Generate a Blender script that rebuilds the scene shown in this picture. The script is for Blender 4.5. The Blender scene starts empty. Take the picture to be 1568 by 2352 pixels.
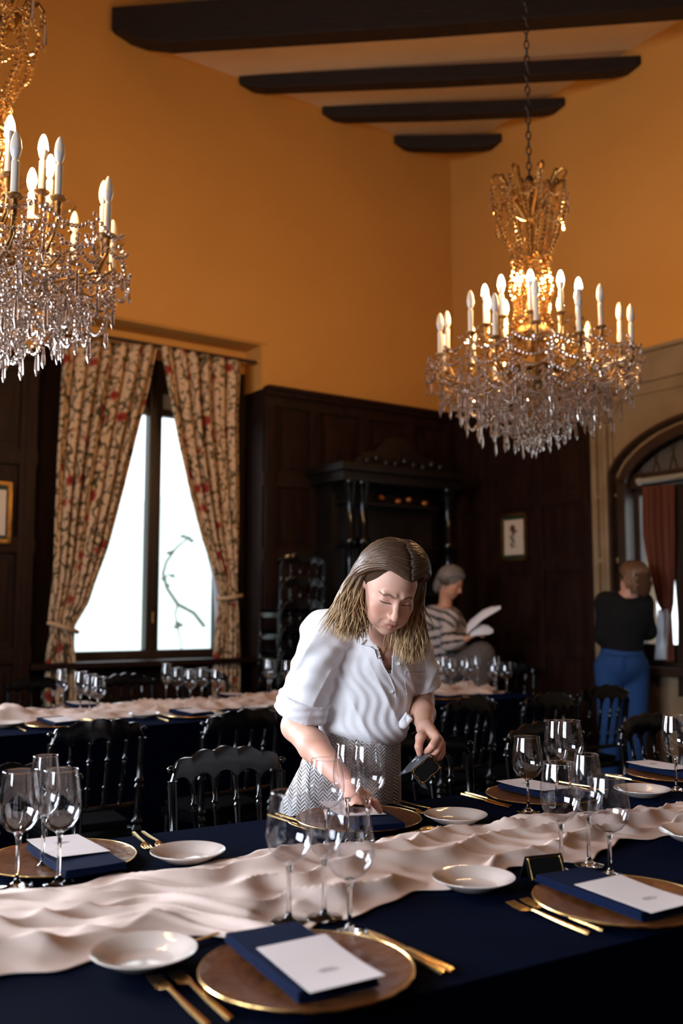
import bpy, bmesh, math, random
import numpy as np
from mathutils import Vector, Matrix
from mathutils.bvhtree import BVHTree
random.seed(4); rng = np.random.default_rng(7)
C = bpy.context.scene.collection
S = bpy.context.scene
R = math.radians; PI = math.pi

# ------------------------------------------------------------------ camera
FPX = 2200.0; HCAM = 1.32; PITCH = math.atan(224 / FPX)
cam_d = bpy.data.cameras.new('camera'); cam = bpy.data.objects.new('camera', cam_d); C.objects.link(cam)
cam.location = (0, 0, HCAM); cam.rotation_euler = (PI / 2 + PITCH, 0, 0)
cam_d.sensor_fit = 'VERTICAL'; cam_d.sensor_height = 36; cam_d.lens = FPX / 2352 * 36
cam_d.clip_start = 0.05; cam_d.clip_end = 300
cam_d.dof.use_dof = True; cam_d.dof.focus_distance = 2.68; cam_d.dof.aperture_fstop = 2.2
S.camera = cam
S.view_settings.view_transform = 'Standard'; S.view_settings.look = 'None'
S.view_settings.exposure = 0.0; S.view_settings.gamma = 1.0
cy = S.cycles
cy.use_denoising = True; cy.max_bounces = 9; cy.diffuse_bounces = 3; cy.glossy_bounces = 4
cy.transmission_bounces = 8; cy.transparent_max_bounces = 24; cy.caustics_reflective = False; cy.caustics_refractive = False
cy.sample_clamp_indirect = 14.0; cy.sample_clamp_direct = 0

def at(x, y, d):
    cp, sp = math.cos(PITCH), math.sin(PITCH); a = (x - 784) / FPX; b = (1176 - y) / FPX
    return Vector((a * d, (cp - b * sp) * d, HCAM + (sp + b * cp) * d))
def atplane(x, y, P0, n):
    c = Vector((0, 0, HCAM)); r = at(x, y, 1) - c
    return c + r * ((Vector(P0) - c).dot(n) / r.dot(n))
def pix(P):
    cp, sp = math.cos(PITCH), math.sin(PITCH); x, y, z = P[0], P[1], P[2] - HCAM
    d = y * cp + z * sp; return 784 + FPX * x / d, 1176 - FPX * (-y * sp + z * cp) / d

# ------------------------------------------------------------------ world and daylight
W = bpy.data.worlds.new('overcast_sky'); S.world = W; W.use_nodes = True
bg = W.node_tree.nodes['Background']; bg.inputs[0].default_value = (0.90, 0.96, 1.0, 1); bg.inputs[1].default_value = 2.8

KX, KY = 1.07, 9.0                      # the far corner of the hall
AX, AY = -math.cos(R(35)), -math.sin(R(35))   # along the window wall, away from the corner
BX, BY = math.sin(R(35)), -math.cos(R(35))    # along the arched wall, away from the corner
def W1(s, off, z): return Vector((KX + AX * s + BX * off, KY + AY * s + BY * off, z))   # off > 0 into the room
def W2(t, off, z): return Vector((KX + BX * t + AX * off, KY + BY * t + AY * off, z))
def area(name, loc, direction, sx, sy, power, col, spread=None):
    l = bpy.data.lights.new(name, 'AREA'); l.shape = 'RECTANGLE'; l.size = sx; l.size_y = sy; l.energy = power; l.color = col
    o = bpy.data.objects.new(name, l); C.objects.link(o); o.location = loc
    o.rotation_euler = Vector(direction).to_track_quat('-Z', 'Y').to_euler()
    if spread: l.spread = spread
    return o
DAY = (0.80, 0.88, 1.0)
bdir = (BX, BY, 0); adir = (AX, AY, 0)
bdown = (BX, BY, -.42)
area('daylight_window_a', W1(6.3, 0.35, 2.05), bdown, 1.35, 2.2, 200, DAY, R(130))
area('daylight_window_b', W1(9.1, 0.35, 2.05), bdown, 1.6, 2.3, 600, DAY, R(130))
area('daylight_window_c', W1(10.5, 5.4, 2.05), (-AX, -AY, -.22), 3.4, 2.5, 330, DAY, R(120))
for nm, loc, dr, sx, sy in (('sky_opening_a', W1(3.03, -0.36, 2.0), bdir, 1.5, 2.2), ('sky_opening_b', W2(2.9, -0.46, 1.7), adir, 1.5, 1.5)):
    o = area(nm, loc, dr, sx, sy, 1, (1, 1, 1)); o.data.cycles.is_portal = True

# ------------------------------------------------------------------ materials
def newmat(n):
    m = bpy.data.materials.new(n); m.use_nodes = True; nt = m.node_tree
    return m, nt, nt.nodes['Principled BSDF'], nt.nodes['Material Output']
def N(nt, t, **kw):
    n = nt.nodes.new(t)
    for k, v in kw.items():
        if k.startswith('i_'): n.inputs[k[2:].replace('_', ' ')].default_value = v
        else: setattr(n, k, v)
    return n
def coords(nt, scale=(1, 1, 1), rot=(0, 0, 0)):
    tc = N(nt, 'ShaderNodeTexCoord'); mp = N(nt, 'ShaderNodeMapping'); mp.inputs['Scale'].default_value = scale; mp.inputs['Rotation'].default_value = rot
    nt.links.new(tc.outputs['Object'], mp.inputs[0]); return mp.outputs[0]
def mat(n, col, rough=.5, metal=0, spec=.5, var=None, vscale=8, vs3=(1, 1, 1), bump=0, bscale=60, bs3=None, rot=(0, 0, 0), sheen=0, sss=0, coat=0, attr=None, trans=0):
    m, nt, p, out = newmat(n); L = nt.links
    p.inputs['Base Color'].default_value = (*col, 1); p.inputs['Roughness'].default_value = rough; p.inputs['Metallic'].default_value = metal
    p.inputs['Specular IOR Level'].default_value = spec
    if sheen: p.inputs['Sheen Weight'].default_value = sheen
    if sss: p.inputs['Subsurface Weight'].default_value = sss; p.inputs['Subsurface Radius'].default_value = (.012, .005, .003); p.inputs['Subsurface Scale'].default_value = 1
    if coat: p.inputs['Coat Weight'].default_value = coat; p.inputs['Coat Roughness'].default_value = .08
    if attr:
        a = N(nt, 'ShaderNodeAttribute', attribute_name=attr); L.new(a.outputs['Color'], p.inputs['Base Color'])
    elif var:
        t = N(nt, 'ShaderNodeTexNoise', i_Scale=vscale, i_Detail=5.0); L.new(coords(nt, vs3, rot), t.inputs['Vector'])
        r = N(nt, 'ShaderNodeValToRGB'); r.color_ramp.elements[0].position = .3; r.color_ramp.elements[1].position = .7
        r.color_ramp.elements[0].color = (*col, 1); r.color_ramp.elements[1].color = (*var, 1)
        L.new(t.outputs['Fac'], r.inputs['Fac']); L.new(r.outputs[0], p.inputs['Base Color'])
    if bump:
        t = N(nt, 'ShaderNodeTexNoise', i_Scale=bscale, i_Detail=3.0); L.new(coords(nt, bs3 or vs3, rot), t.inputs['Vector'])
        b = N(nt, 'ShaderNodeBump', i_Strength=bump, i_Distance=.01); L.new(t.outputs['Fac'], b.inputs['Height']); L.new(b.outputs[0], p.inputs['Normal'])
    return m
M = {}
M['ochre'] = mat('ochre_plaster', (.52, .235, .050), .75, var=(.57, .265, .060), vscale=1.1, bump=.25, bscale=45, spec=.25)
M['ceiling'] = mat('ceiling_plaster', (.58, .40, .26), .9, var=(.64, .45, .30), vscale=3, spec=.1)
M['beam'] = mat('dark_beam_oak', (.009, .0045, .003), .6, var=(.016, .008, .0045), vscale=6, vs3=(1, 1, 6), bump=.6, bscale=18, spec=.3)
M['wood'] = mat('mahogany_panelling', (.0075, .0026, .0016), .55, var=(.020, .0062, .0030), vscale=5, vs3=(4, 4, .7), bump=.15, bscale=20, bs3=(5, 5, .6), spec=.18)
M['darkwood'] = mat('ebonised_wood', (.004, .0025, .002), .4, var=(.008, .0045, .0035), vscale=9, bump=.4, bscale=30, spec=.4)
M['stone'] = mat('limestone', (.20, .14, .085), .85, var=(.26, .19, .12), vscale=4, bump=.3, bscale=50, spec=.2)
M['floor'] = mat('dark_floorboards', (.05, .026, .014), .4, var=(.08, .04, .02), vscale=4, vs3=(1, 9, 1), rot=(0, 0, R(35)), bump=.2, bscale=12)
M['navy'] = mat('navy_tablecloth_weave', (.0001, .0006, .0034), .9, var=(.0001, .0008, .0048), vscale=25, bump=.12, bscale=900, sheen=.035, spec=.02)
_p = M['navy'].node_tree.nodes['Principled BSDF']; _p.inputs['Sheen Tint'].default_value = (.01, .07, .30, 1); _p.inputs['Sheen Roughness'].default_value = .35
M['napkin'] = mat('navy_napkin_linen', (.0012, .0055, .026), .9, bump=.25, bscale=500, spec=.08)
M['lacquer'] = mat('black_lacquer', (.0022, .0022, .0026), .17, spec=.32, bump=.01, bscale=30)
M['cushion'] = mat('black_velvet', (.0025, .0025, .003), .95, bump=.3, bscale=300, spec=.03)
M['gold'] = mat('brushed_gold', (.80, .52, .20), .25, metal=1, bump=.05, bscale=200)
M['brass'] = mat('aged_gilt_brass', (.42, .24, .08), .38, metal=1, var=(.26, .13, .04), vscale=30, bump=.2, bscale=120)
M['iron'] = mat('dark_iron', (.03, .022, .018), .5, metal=.8)
M['porcelain'] = mat('shaded_white_porcelain', (.60, .52, .47), .10, spec=.6, coat=.6)  # white ware dulled to tan: plate shade and warm reflection put into the colour
M['paper'] = mat('menu_card_paper', (.58, .52, .51), .85, spec=.1, bump=.05, bscale=400)
M['ink'] = mat('grey_ink', (.16, .15, .16), .9)
M['blackcard'] = mat('black_card', (.006, .007, .007), .45, spec=.2)
M['greycard'] = mat('clear_card_stand', (.09, .09, .10), .15, spec=.8)
M['white_ink'] = mat('white_ink', (.8, .8, .82), .6)
M['charger'] = mat('amber_lacquered_charger', (.10, .034, .009), .34, metal=.3, var=(.17, .058, .016), vscale=9, bump=.5, bscale=26, spec=.4, coat=.0)
M['candle'] = mat('ivory_candle_sleeve', (.66, .58, .50), .5)
M['bulbcup'] = mat('white_bulb_collar', (.62, .58, .58), .35)
M['bulboff'] = mat('unlit_frosted_bulb', (.72, .62, .52), .3, sss=0)
M['skin'] = mat('skin', (.6, .35, .26), .48, attr='col', bump=.06, bscale=260, sss=.12, spec=.35)
M['linen'] = mat('white_linen', (.80, .79, .82), .85, bump=.18, bscale=420, sheen=.2, spec=.15)
M['hair'] = mat('brown_blonde_hair', (.1, .05, .03), .42, attr='col', spec=.5)
M['hairbase'] = mat('dark_hair_under', (.035, .019, .012), .9, spec=.05, attr='col')
M['black_knit'] = mat('black_knit', (.006, .006, .007), .9, bump=.3, bscale=200, spec=.2)
M['denim'] = mat('blue_denim', (.005, .040, .15), .85, var=(.007, .055, .19), vscale=40, bump=.3, bscale=300)
M['greywool'] = mat('grey_brown_wool', (.085, .068, .06), .95, var=(.14, .11, .10), vscale=60, bump=.8, bscale=120)
M['winframe'] = mat('dark_window_wood', (.022, .011, .007), .4, var=(.035, .018, .010), vscale=6, bump=.1, spec=.4)
M['blind'] = mat('grey_roller_blind', (.30, .29, .27), .8)
M['mount'] = mat('cream_print_paper', (.60, .50, .40), .7)
M['green'] = mat('dark_green_mount', (.012, .03, .018), .6)
M['leafink'] = mat('botanical_print_ink', (.05, .045, .03), .8)
M['redink'] = mat('red_brown_print_ink', (.10, .025, .018), .8)
M['feather'] = mat('white_paper_sheet', (.72, .72, .78), .7)
M['amberdeco'] = mat('small_gilt_ornament', (.35, .12, .03), .4, metal=.7)
M['hill'] = mat('haze_tinted_meadow', (.72, .80, .76), .95, var=(.60, .70, .64), vscale=.35)  # near-white base colour stands in for haze over the hill
M['tree'] = mat('haze_tinted_foliage', (.17, .21, .19), .95, var=(.24, .28, .26), vscale=2.0, bump=.8, bscale=4)  # greyed green, with the haze put into the foliage colour
M['branch'] = mat('vine_bark', (.16, .18, .15), .9, bump=.3)
M['bead'] = mat('gilt_glass', (.85, .62, .30), .12, metal=.3, spec=.8)

def sheet_fabric(n, col, rough=.9, trans=.35, bump=.2, bscale=700):
    m, nt, p, out = newmat(n); L = nt.links
    p.inputs['Base Color'].default_value = (*col, 1); p.inputs['Roughness'].default_value = rough; p.inputs['Specular IOR Level'].default_value = .15
    t = N(nt, 'ShaderNodeTexNoise', i_Scale=bscale); L.new(coords(nt), t.inputs['Vector'])
    b = N(nt, 'ShaderNodeBump', i_Strength=bump, i_Distance=.004); L.new(t.outputs['Fac'], b.inputs['Height']); L.new(b.outputs[0], p.inputs['Normal'])
    tr = N(nt, 'ShaderNodeBsdfTranslucent'); tr.inputs[0].default_value = (*col, 1); mx = N(nt, 'ShaderNodeMixShader'); mx.inputs[0].default_value = trans
    L.new(p.outputs[0], mx.inputs[1]); L.new(tr.outputs[0], mx.inputs[2]); L.new(mx.outputs[0], out.inputs[0]); return m
M['gauze'] = sheet_fabric('cream_gauze', (.72, .57, .50), trans=.12)
M['sheer'] = sheet_fabric('white_sheer', (.80, .82, .86), trans=.6)
M['russet'] = sheet_fabric('russet_curtain', (.16, .055, .035), trans=.25)
M['darkdrape'] = sheet_fabric('dark_brown_curtain', (.03, .018, .013), trans=.05)

def floral():
    m, nt, p, out = newmat('floral_chintz'); L = nt.links; p.inputs['Roughness'].default_value = .9; p.inputs['Specular IOR Level'].default_value = .15
    at_ = N(nt, 'ShaderNodeAttribute', attribute_name='UVc'); uvw = at_.outputs['Vector']
    wn = N(nt, 'ShaderNodeTexNoise', i_Scale=14.0, i_Detail=3.0); L.new(uvw, wn.inputs['Vector'])
    add = N(nt, 'ShaderNodeVectorMath', operation='MULTIPLY_ADD'); L.new(wn.outputs['Color'], add.inputs[0]); add.inputs[1].default_value = (.06, .06, .06); L.new(uvw, add.inputs[2])
    def mix(fac, a, col):
        x = N(nt, 'ShaderNodeMix', data_type='RGBA'); L.new(fac, x.inputs[0]); L.new(a, x.inputs[6]); x.inputs[7].default_value = (*col, 1); return x.outputs[2]
    def step(sock, lo, hi, inv=False):
        r = N(nt, 'ShaderNodeMapRange', i_From_Min=lo, i_From_Max=hi); L.new(sock, r.inputs[0])
        if inv: r.inputs['To Min'].default_value = 1; r.inputs['To Max'].default_value = 0
        return r.outputs[0]
    base = N(nt, 'ShaderNodeRGB'); base.outputs[0].default_value = (.70, .47, .29, 1)
    n1 = N(nt, 'ShaderNodeTexNoise', i_Scale=26.0, i_Detail=4.0); L.new(uvw, n1.inputs['Vector'])
    c = mix(step(n1.outputs['Fac'], .52, .60), base.outputs[0], (.13, .095, .045))
    n2 = N(nt, 'ShaderNodeTexWave', i_Scale=3.2, i_Distortion=14.0, i_Detail=2.0); L.new(uvw, n2.inputs['Vector'])
    c = mix(step(n2.outputs['Fac'], .93, .98), c, (.09, .075, .04))
    v = N(nt, 'ShaderNodeTexVoronoi', i_Scale=6.5); L.new(add.outputs[0], v.inputs['Vector'])
    c = mix(step(v.outputs['Distance'], .20, .30, True), c, (.34, .050, .030))
    c = mix(step(v.outputs['Distance'], .06, .12, True), c, (.20, .020, .015))
    L.new(c, p.inputs['Base Color'])
    tr = N(nt, 'ShaderNodeBsdfTranslucent'); L.new(c, tr.inputs[0]); mx = N(nt, 'ShaderNodeMixShader'); mx.inputs[0].default_value = .22
    L.new(p.outputs[0], mx.inputs[1]); L.new(tr.outputs[0], mx.inputs[2]); L.new(mx.outputs[0], out.inputs[0])
    return m
M['floral'] = floral()
def thin_glass(n, tint, gain=1.5, ior=1.5):
    m, nt, p, out = newmat(n); L = nt.links
    t = N(nt, 'ShaderNodeBsdfTransparent'); t.inputs[0].default_value = (*tint, 1)
    lw = N(nt, 'ShaderNodeLayerWeight', i_Blend=.35); rim = N(nt, 'ShaderNodeMix', data_type='RGBA'); rim.inputs[6].default_value = (*tint, 1); rim.inputs[7].default_value = (.50, .50, .55, 1)
    pw = N(nt, 'ShaderNodeMath', operation='POWER'); pw.inputs[1].default_value = 3.0; L.new(lw.outputs['Facing'], pw.inputs[0]); L.new(pw.outputs[0], rim.inputs[0]); L.new(rim.outputs[2], t.inputs[0])
    g = N(nt, 'ShaderNodeBsdfGlossy'); g.inputs['Roughness'].default_value = .015
    lf = N(nt, 'ShaderNodeLayerWeight', i_Blend=.5); p5 = N(nt, 'ShaderNodeMath', operation='POWER'); p5.inputs[1].default_value = 4.0; L.new(lf.outputs['Facing'], p5.inputs[0])
    mu = N(nt, 'ShaderNodeMath', operation='MULTIPLY_ADD', use_clamp=True); mu.inputs[1].default_value = .55; mu.inputs[2].default_value = .075 * gain; L.new(p5.outputs[0], mu.inputs[0])
    mx = N(nt, 'ShaderNodeMixShader'); L.new(mu.outputs[0], mx.inputs[0]); L.new(t.outputs[0], mx.inputs[1]); L.new(g.outputs[0], mx.inputs[2]); L.new(mx.outputs[0], out.inputs[0])
    return m
M['bowlglass'] = thin_glass('wine_glass_bowl', (.97, .97, .98))
M['pane'] = thin_glass('window_pane', (.96, .97, .98), 1.0)
def glass(n, ior, col=(1, 1, 1), mixg=0, gcol=(1, .90, .84)):
    m, nt, p, out = newmat(n); L = nt.links
    g = N(nt, 'ShaderNodeBsdfGlass'); g.inputs['Color'].default_value = (*col, 1); g.inputs['IOR'].default_value = ior; g.inputs['Roughness'].default_value = .01
    if mixg:
        gl = N(nt, 'ShaderNodeBsdfGlossy'); gl.inputs['Roughness'].default_value = .13; gl.inputs[0].default_value = (*gcol, 1)
        mx = N(nt, 'ShaderNodeMixShader'); mx.inputs[0].default_value = mixg; L.new(g.outputs[0], mx.inputs[1]); L.new(gl.outputs[0], mx.inputs[2]); L.new(mx.outputs[0], out.inputs[0])
    else: L.new(g.outputs[0], out.inputs[0])
    return m
M['stemglass'] = glass('solid_stem_glass', 1.45)
M['crystal'] = glass('cut_crystal', 1.6, (1, .97, .93), .40)
M['crystal_gold'] = glass('warm_crystal', 1.6, (1, .86, .60), .55, (1, .74, .40))  # gold tint of the upper beads is in the material
def emis(n, col, st):
    m, nt, p, out = newmat(n); p.inputs['Base Color'].default_value = (1, .9, .8, 1); p.inputs['Emission Color'].default_value = (*col, 1); p.inputs['Emission Strength'].default_value = st; return m
M['bulblit'] = emis('lit_bulb', (1, .60, .27), 680)

def striped(n):
    m, nt, p, out = newmat(n); L = nt.links; p.inputs['Roughness'].default_value = .9
    a = N(nt, 'ShaderNodeAttribute', attribute_name='col'); L.new(a.outputs['Color'], p.inputs['Base Color']); return m
M['striped'] = striped('striped_knit')
def herring():
    m, nt, p, out = newmat('cream_cable_knit'); L = nt.links; p.inputs['Roughness'].default_value = .95
    tc = coords(nt); sx = N(nt, 'ShaderNodeSeparateXYZ'); L.new(tc, sx.inputs[0])
    def mth(op, a, b=None, v=None):
        x = N(nt, 'ShaderNodeMath', operation=op)
        L.new(a, x.inputs[0])
        if b is not None: L.new(b, x.inputs[1])
        if v is not None: x.inputs[1].default_value = v
        return x.outputs[0]
    tri = mth('PINGPONG', sx.outputs['X'], v=.013)
    ph = mth('ADD', mth('MULTIPLY', tri, v=620), mth('MULTIPLY', sx.outputs['Z'], v=640))
    s = mth('SINE', ph)
    b = N(nt, 'ShaderNodeBump', i_Strength=.9, i_Distance=.004); L.new(s, b.inputs['Height']); L.new(b.outputs[0], p.inputs['Normal'])
    r = N(nt, 'ShaderNodeMapRange', i_From_Min=-1.0, i_From_Max=-.4); L.new(s, r.inputs[0])
    mx = N(nt, 'ShaderNodeMix', data_type='RGBA'); L.new(r.outputs[0], mx.inputs[0]); mx.inputs[6].default_value = (.30, .27, .25, 1); mx.inputs[7].default_value = (.74, .73, .74, 1)
    L.new(mx.outputs[2], p.inputs['Base Color']); return m
M['knit'] = herring()

# ------------------------------------------------------------------ mesh helpers
class MB:
    def __init__(s): s.v = []; s.f = []
    def add(s, vs, fs):
        n = len(s.v); s.v += [tuple(p) for p in vs]; s.f += [tuple(n + i for i in f) for f in fs]; return s
    def box(s, a, b, fn=None):
        (x0, y0, z0), (x1, y1, z1) = a, b
        vs = [(x, y, z) for x in (x0, x1) for y in (y0, y1) for z in (z0, z1)]
        if fn: vs = [fn(*p) for p in vs]
        return s.add(vs, [(0, 1, 3, 2), (4, 6, 7, 5), (0, 4, 5, 1), (2, 3, 7, 6), (0, 2, 6, 4), (1, 5, 7, 3)])
    def lathe(s, prof, n=12, T=None, caps=True):
        T = T or Matrix(); vs = []; fs = []
        for r, z in prof:
            for i in range(n): a = 2 * PI * i / n; vs.append(T @ Vector((r * math.cos(a), r * math.sin(a), z)))
        for j in range(len(prof) - 1):
            for i in range(n): k = (i + 1) % n; fs.append((j * n + i, j * n + k, (j + 1) * n + k, (j + 1) * n + i))
        if caps: fs += [tuple(range(n - 1, -1, -1)), tuple(range((len(prof) - 1) * n, len(prof) * n))]
        return s.add(vs, fs)
    def turned(s, a, b, prof, n=10):        # lathe profile (r, t in 0..1) laid from a to b
        a = Vector(a); b = Vector(b); d = b - a; q = d.to_track_quat('Z', 'Y').to_matrix().to_4x4()
        return s.lathe([(r, t * d.length) for r, t in prof], n, Matrix.Translation(a) @ q)
    def tube(s, pts, rad, n=8, caps=True):
        pts = [Vector(p) for p in pts]; m = len(pts)
        if not hasattr(rad, '__len__'): rad = [rad] * m
        t0 = (pts[1] - pts[0]).normalized(); up = Vector((0, 0, 1)) if abs(t0.z) < .9 else Vector((1, 0, 0)); nx = t0.cross(up).normalized(); vs = []; fs = []
        for i, p in enumerate(pts):
            t = (pts[min(i + 1, m - 1)] - pts[max(i - 1, 0)]).normalized(); nx = (nx - t * nx.dot(t)).normalized(); ny = t.cross(nx)
            for k in range(n): a = 2 * PI * k / n; vs.append(p + (nx * math.cos(a) + ny * math.sin(a)) * rad[i])
        for j in range(m - 1):
            for i in range(n): k = (i + 1) % n; fs.append((j * n + i, j * n + k, (j + 1) * n + k, (j + 1) * n + i))
        if caps: fs += [tuple(range(n - 1, -1, -1)), tuple(range((m - 1) * n, m * n))]
        return s.add(vs, fs)
    def ball(s, c, r, n=8, m=5):
        if not hasattr(r, '__len__'): r = (r, r, r)
        c = Vector(c); vs = [c + Vector((0, 0, -r[2]))]; fs = []
        for j in range(1, m):
            a = -PI / 2 + PI * j / m
            for i in range(n): b = 2 * PI * i / n; vs.append(c + Vector((r[0] * math.cos(a) * math.cos(b), r[1] * math.cos(a) * math.sin(b), r[2] * math.sin(a))))
        vs.append(c + Vector((0, 0, r[2]))); e = len(vs) - 1
        for i in range(n): fs.append((0, 1 + (i + 1) % n, 1 + i)); fs.append((e, e - n + i, e - n + (i + 1) % n))
        for j in range(m - 2):
            for i in range(n): k = (i + 1) % n; b = 1 + j * n; fs.append((b + i, b + k, b + n + k, b + n + i))
        return s.add(vs, fs)
    def prism(s, poly, z0, z1, T=None):
        T = T or Matrix(); n = len(poly)
        vs = [T @ Vector((x, y, z0)) for x, y in poly] + [T @ Vector((x, y, z1)) for x, y in poly]
        return s.add(vs, [tuple(range(n - 1, -1, -1)), tuple(range(n, 2 * n))] + [(i, (i + 1) % n, n + (i + 1) % n, n + i) for i in range(n)])
    def build(s, name, m, parent=None, smooth=True, bevel=0, recalc=True, ang=40):
        me = bpy.data.meshes.new(name); me.from_pydata(s.v, [], s.f)
        if recalc or bevel:
            bm = bmesh.new(); bm.from_mesh(me); bmesh.ops.recalc_face_normals(bm, faces=bm.faces)
            if bevel:
                es = [e for e in bm.edges if len(e.link_faces) == 2 and e.calc_face_angle(0) > R(30)]
                bmesh.ops.bevel(bm, geom=es, offset=bevel, segments=2, profile=.7, affect='EDGES', clamp_overlap=True)
            bm.to_mesh(me); bm.free()
        me.materials.append(m)
        if smooth:
            me.polygons.foreach_set('use_smooth', [True] * len(me.polygons))
            try: me.set_sharp_from_angle(angle=R(ang))
            except Exception: pass
        o = bpy.data.objects.new(name, me); C.objects.link(o)
        if parent: o.parent = parent
        return o
def raw_mesh(name, V, F, m, parent=None, cols=None, smooth=True):
    me = bpy.data.meshes.new(name); me.from_pydata(V.tolist() if hasattr(V, 'tolist') else V, [], F.tolist() if hasattr(F, 'tolist') else F)
    me.materials.append(m)
    if smooth: me.polygons.foreach_set('use_smooth', [True] * len(me.polygons))
    if cols is not None:
        ca = me.color_attributes.new('col', 'FLOAT_COLOR', 'POINT'); c4 = np.ones((len(V), 4), dtype=np.float32); c4[:, :3] = cols; ca.data.foreach_set('color', c4.ravel())
    o = bpy.data.objects.new(name, me); C.objects.link(o)
    if parent: o.parent = parent
    return o
def tag(o, label=None, cat=None, group=None, kind=None):
    if label: o['label'] = label
    if cat: o['category'] = cat
    if group: o['group'] = group
    if kind: o['kind'] = kind
    return o
def empty(name, loc, rz=0):
    o = bpy.data.objects.new(name, None); C.objects.link(o); o.location = loc; o.rotation_euler = (0, 0, rz); o.empty_display_size = .1; return o
KIDS = {}
def kids(o): return [c for c in bpy.data.objects if c.parent == o]
def freeze(o): KIDS[o.name] = [(c, [(g) for g in kids(c)]) for c in kids(o)]
def copy_tree(o, loc, rz, label, cat=None, group=None, name=None):
    if o.name not in KIDS: freeze(o)
    c = o.copy(); C.objects.link(c); c.location = loc; c.rotation_euler = (0, 0, rz); tag(c, label, cat, group)
    for ch, gs in KIDS[o.name]:
        d = ch.copy(); C.objects.link(d); d.parent = c
        for g in gs: e = g.copy(); C.objects.link(e); e.parent = d
    return c
def struct(o): o['kind'] = 'structure'; return o

# ------------------------------------------------------------------ the hall
LEN1, LEN2 = 10.6, 9.6; ZC = 6.30; ZL = 5.77; ZD = 3.14
def grid_wall(fn, L, openings, z0, z1, off0, off1):
    """wall of boxes around rectangular openings (s0,s1,z0,z1)"""
    mb = MB(); xs = sorted({0, L} | {o[0] for o in openings} | {o[1] for o in openings}); zs = sorted({z0, z1} | {min(max(o[2], z0), z1) for o in openings} | {min(max(o[3], z0), z1) for o in openings})
    for a, b in zip(xs, xs[1:]):
        for c, d in zip(zs, zs[1:]):
            m = ((a + b) / 2, (c + d) / 2)
            if d - c < 1e-6 or any(o[0] < m[0] < o[1] and o[2] < m[1] < o[3] for o in openings): continue
            mb.box((a, off0, c), (b, off1, d), fn)
    return mb
fl = MB().box((-.6, -.6, -.1), (LEN1 + .5, LEN2 + .5, 0), lambda a, b, z: W1(a, b, z)); struct(fl.build('floor', M['floor'], smooth=False))
ce = MB().box((-.6, -.6, ZC), (LEN1 + .5, LEN2 + .5, ZC + .1), lambda a, b, z: W1(a, b, z)); struct(ce.build('ceiling', M['ceiling'], smooth=False))
lc_ = MB(); q_ = [W1(-.1, -.1, 0), W1(3.50, -.1, 0), W2(3.42, -.1, 0)]
lc_.prism([(p.x, p.y) for p in q_], ZL, ZL + .06); struct(lc_.build('ceiling_corner', M['ceiling'], smooth=False))
NI = (2.10, 3.95, 0.30, 3.52)      # the window niche
op1 = [NI]
struct(grid_wall(W1, LEN1, op1, 0, ZD, -.30, 0).build('wall_left', M['wood'], smooth=False))
struct(grid_wall(W1, LEN1, op1, ZD, ZC, -.30, 0).build('wall_left_upper', M['ochre'], smooth=False))
# back of the niche with the window opening
WN = (2.27, 3.60, 0.965, 3.30)
bk = grid_wall(lambda s, o, z: W1(s + 1.9, o, z), 2.3, [(WN[0] - 1.9, WN[1] - 1.9, WN[2], WN[3])], 0, ZC, -.55, -.30)
struct(bk.build('wall_left_niche', M['wood'], smooth=False))
AW = (1.93, 3.95, .90, 2.72)
op2 = [(AW[0], AW[1], AW[2], AW[3])]
struct(grid_wall(lambda t, o, z: W2(t, o, z), LEN2, op2, 0, 3.30, -.40, 0).build('wall_right', M['stone'], smooth=False))
struct(MB().box((-.3, -.40, 3.30), (LEN2, 0, ZC), W2).build('wall_right_upper', M['ochre'], smooth=False))
struct(MB().box((LEN1, -.3, 0), (LEN1 + .3, LEN2, ZC), W1).build('wall_behind', M['wood'], smooth=False))
struct(MB().box((-.3, LEN2, 0), (LEN1 + .3, LEN2 + .3, ZC), W1).build('wall_front', M['wood'], smooth=False))
# ochre skin of the niche above the panelling: side reveal and soffit
nb = MB().box((NI[0], -.30, ZD), (NI[0] + .012, -.002, NI[3]), W1).box((NI[1] - .012, -.30, ZD), (NI[1], -.002, NI[3]), W1)
nb.box((NI[0] + .012, -.30, NI[3] - .012), (NI[1] - .012, -.002, NI[3]), W1).box((NI[0] + .012, -.302, 3.32), (NI[1] - .012, -.285, NI[3] - .012), W1)
struct(nb.build('trim_1', M['ochre'], smooth=False))
nm = MB().box((NI[0] - .03, 0, NI[3]), (NI[1] + .1, .014, NI[3] + .02), W1); struct(nm.build('trim_2', M['ochre'], smooth=False))

# panelling on the window wall: stiles, rails, cornice, raised fields
def panelling(fn, spans, stiles, rails, top, name):
    mb = MB()
    for a, b in spans:
        for z in rails: mb.box((a, .0, z - .05), (b, .028, z + .05), fn); mb.box((a, .0, z + .05), (b, .018, z + .065), fn)
        mb.box((a, 0, 0), (b, .04, .22), fn)
        mb.box((a, 0, top - .14), (b, .03, top - .05), fn); mb.box((a, 0, top - .05), (b, .07, top - .015), fn); mb.box((a, 0, top - .015), (b, .10, top + .02), fn)
    for s in stiles:
        mb.box((s - .055, 0, .2), (s + .055, .03, top - .13), fn); mb.box((s - .015, .03, .25), (s + .015, .036, top - .16), fn)
    zz = [.22] + sorted(rails) + [top - .14]
    for a, b in spans:
        ss = sorted([a] + [s for s in stiles if a < s < b] + [b])
        for s0, s1 in zip(ss, ss[1:]):
            if s1 - s0 < .25: continue
            for z0, z1 in zip(zz, zz[1:]):
                if z1 - z0 > .3: mb.box((s0 + .11, 0, z0 + .11), (s1 - .11, .014, z1 - .11), fn)
    return struct(mb.build(name, M['wood'], smooth=True, bevel=.004, ang=25))
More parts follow.
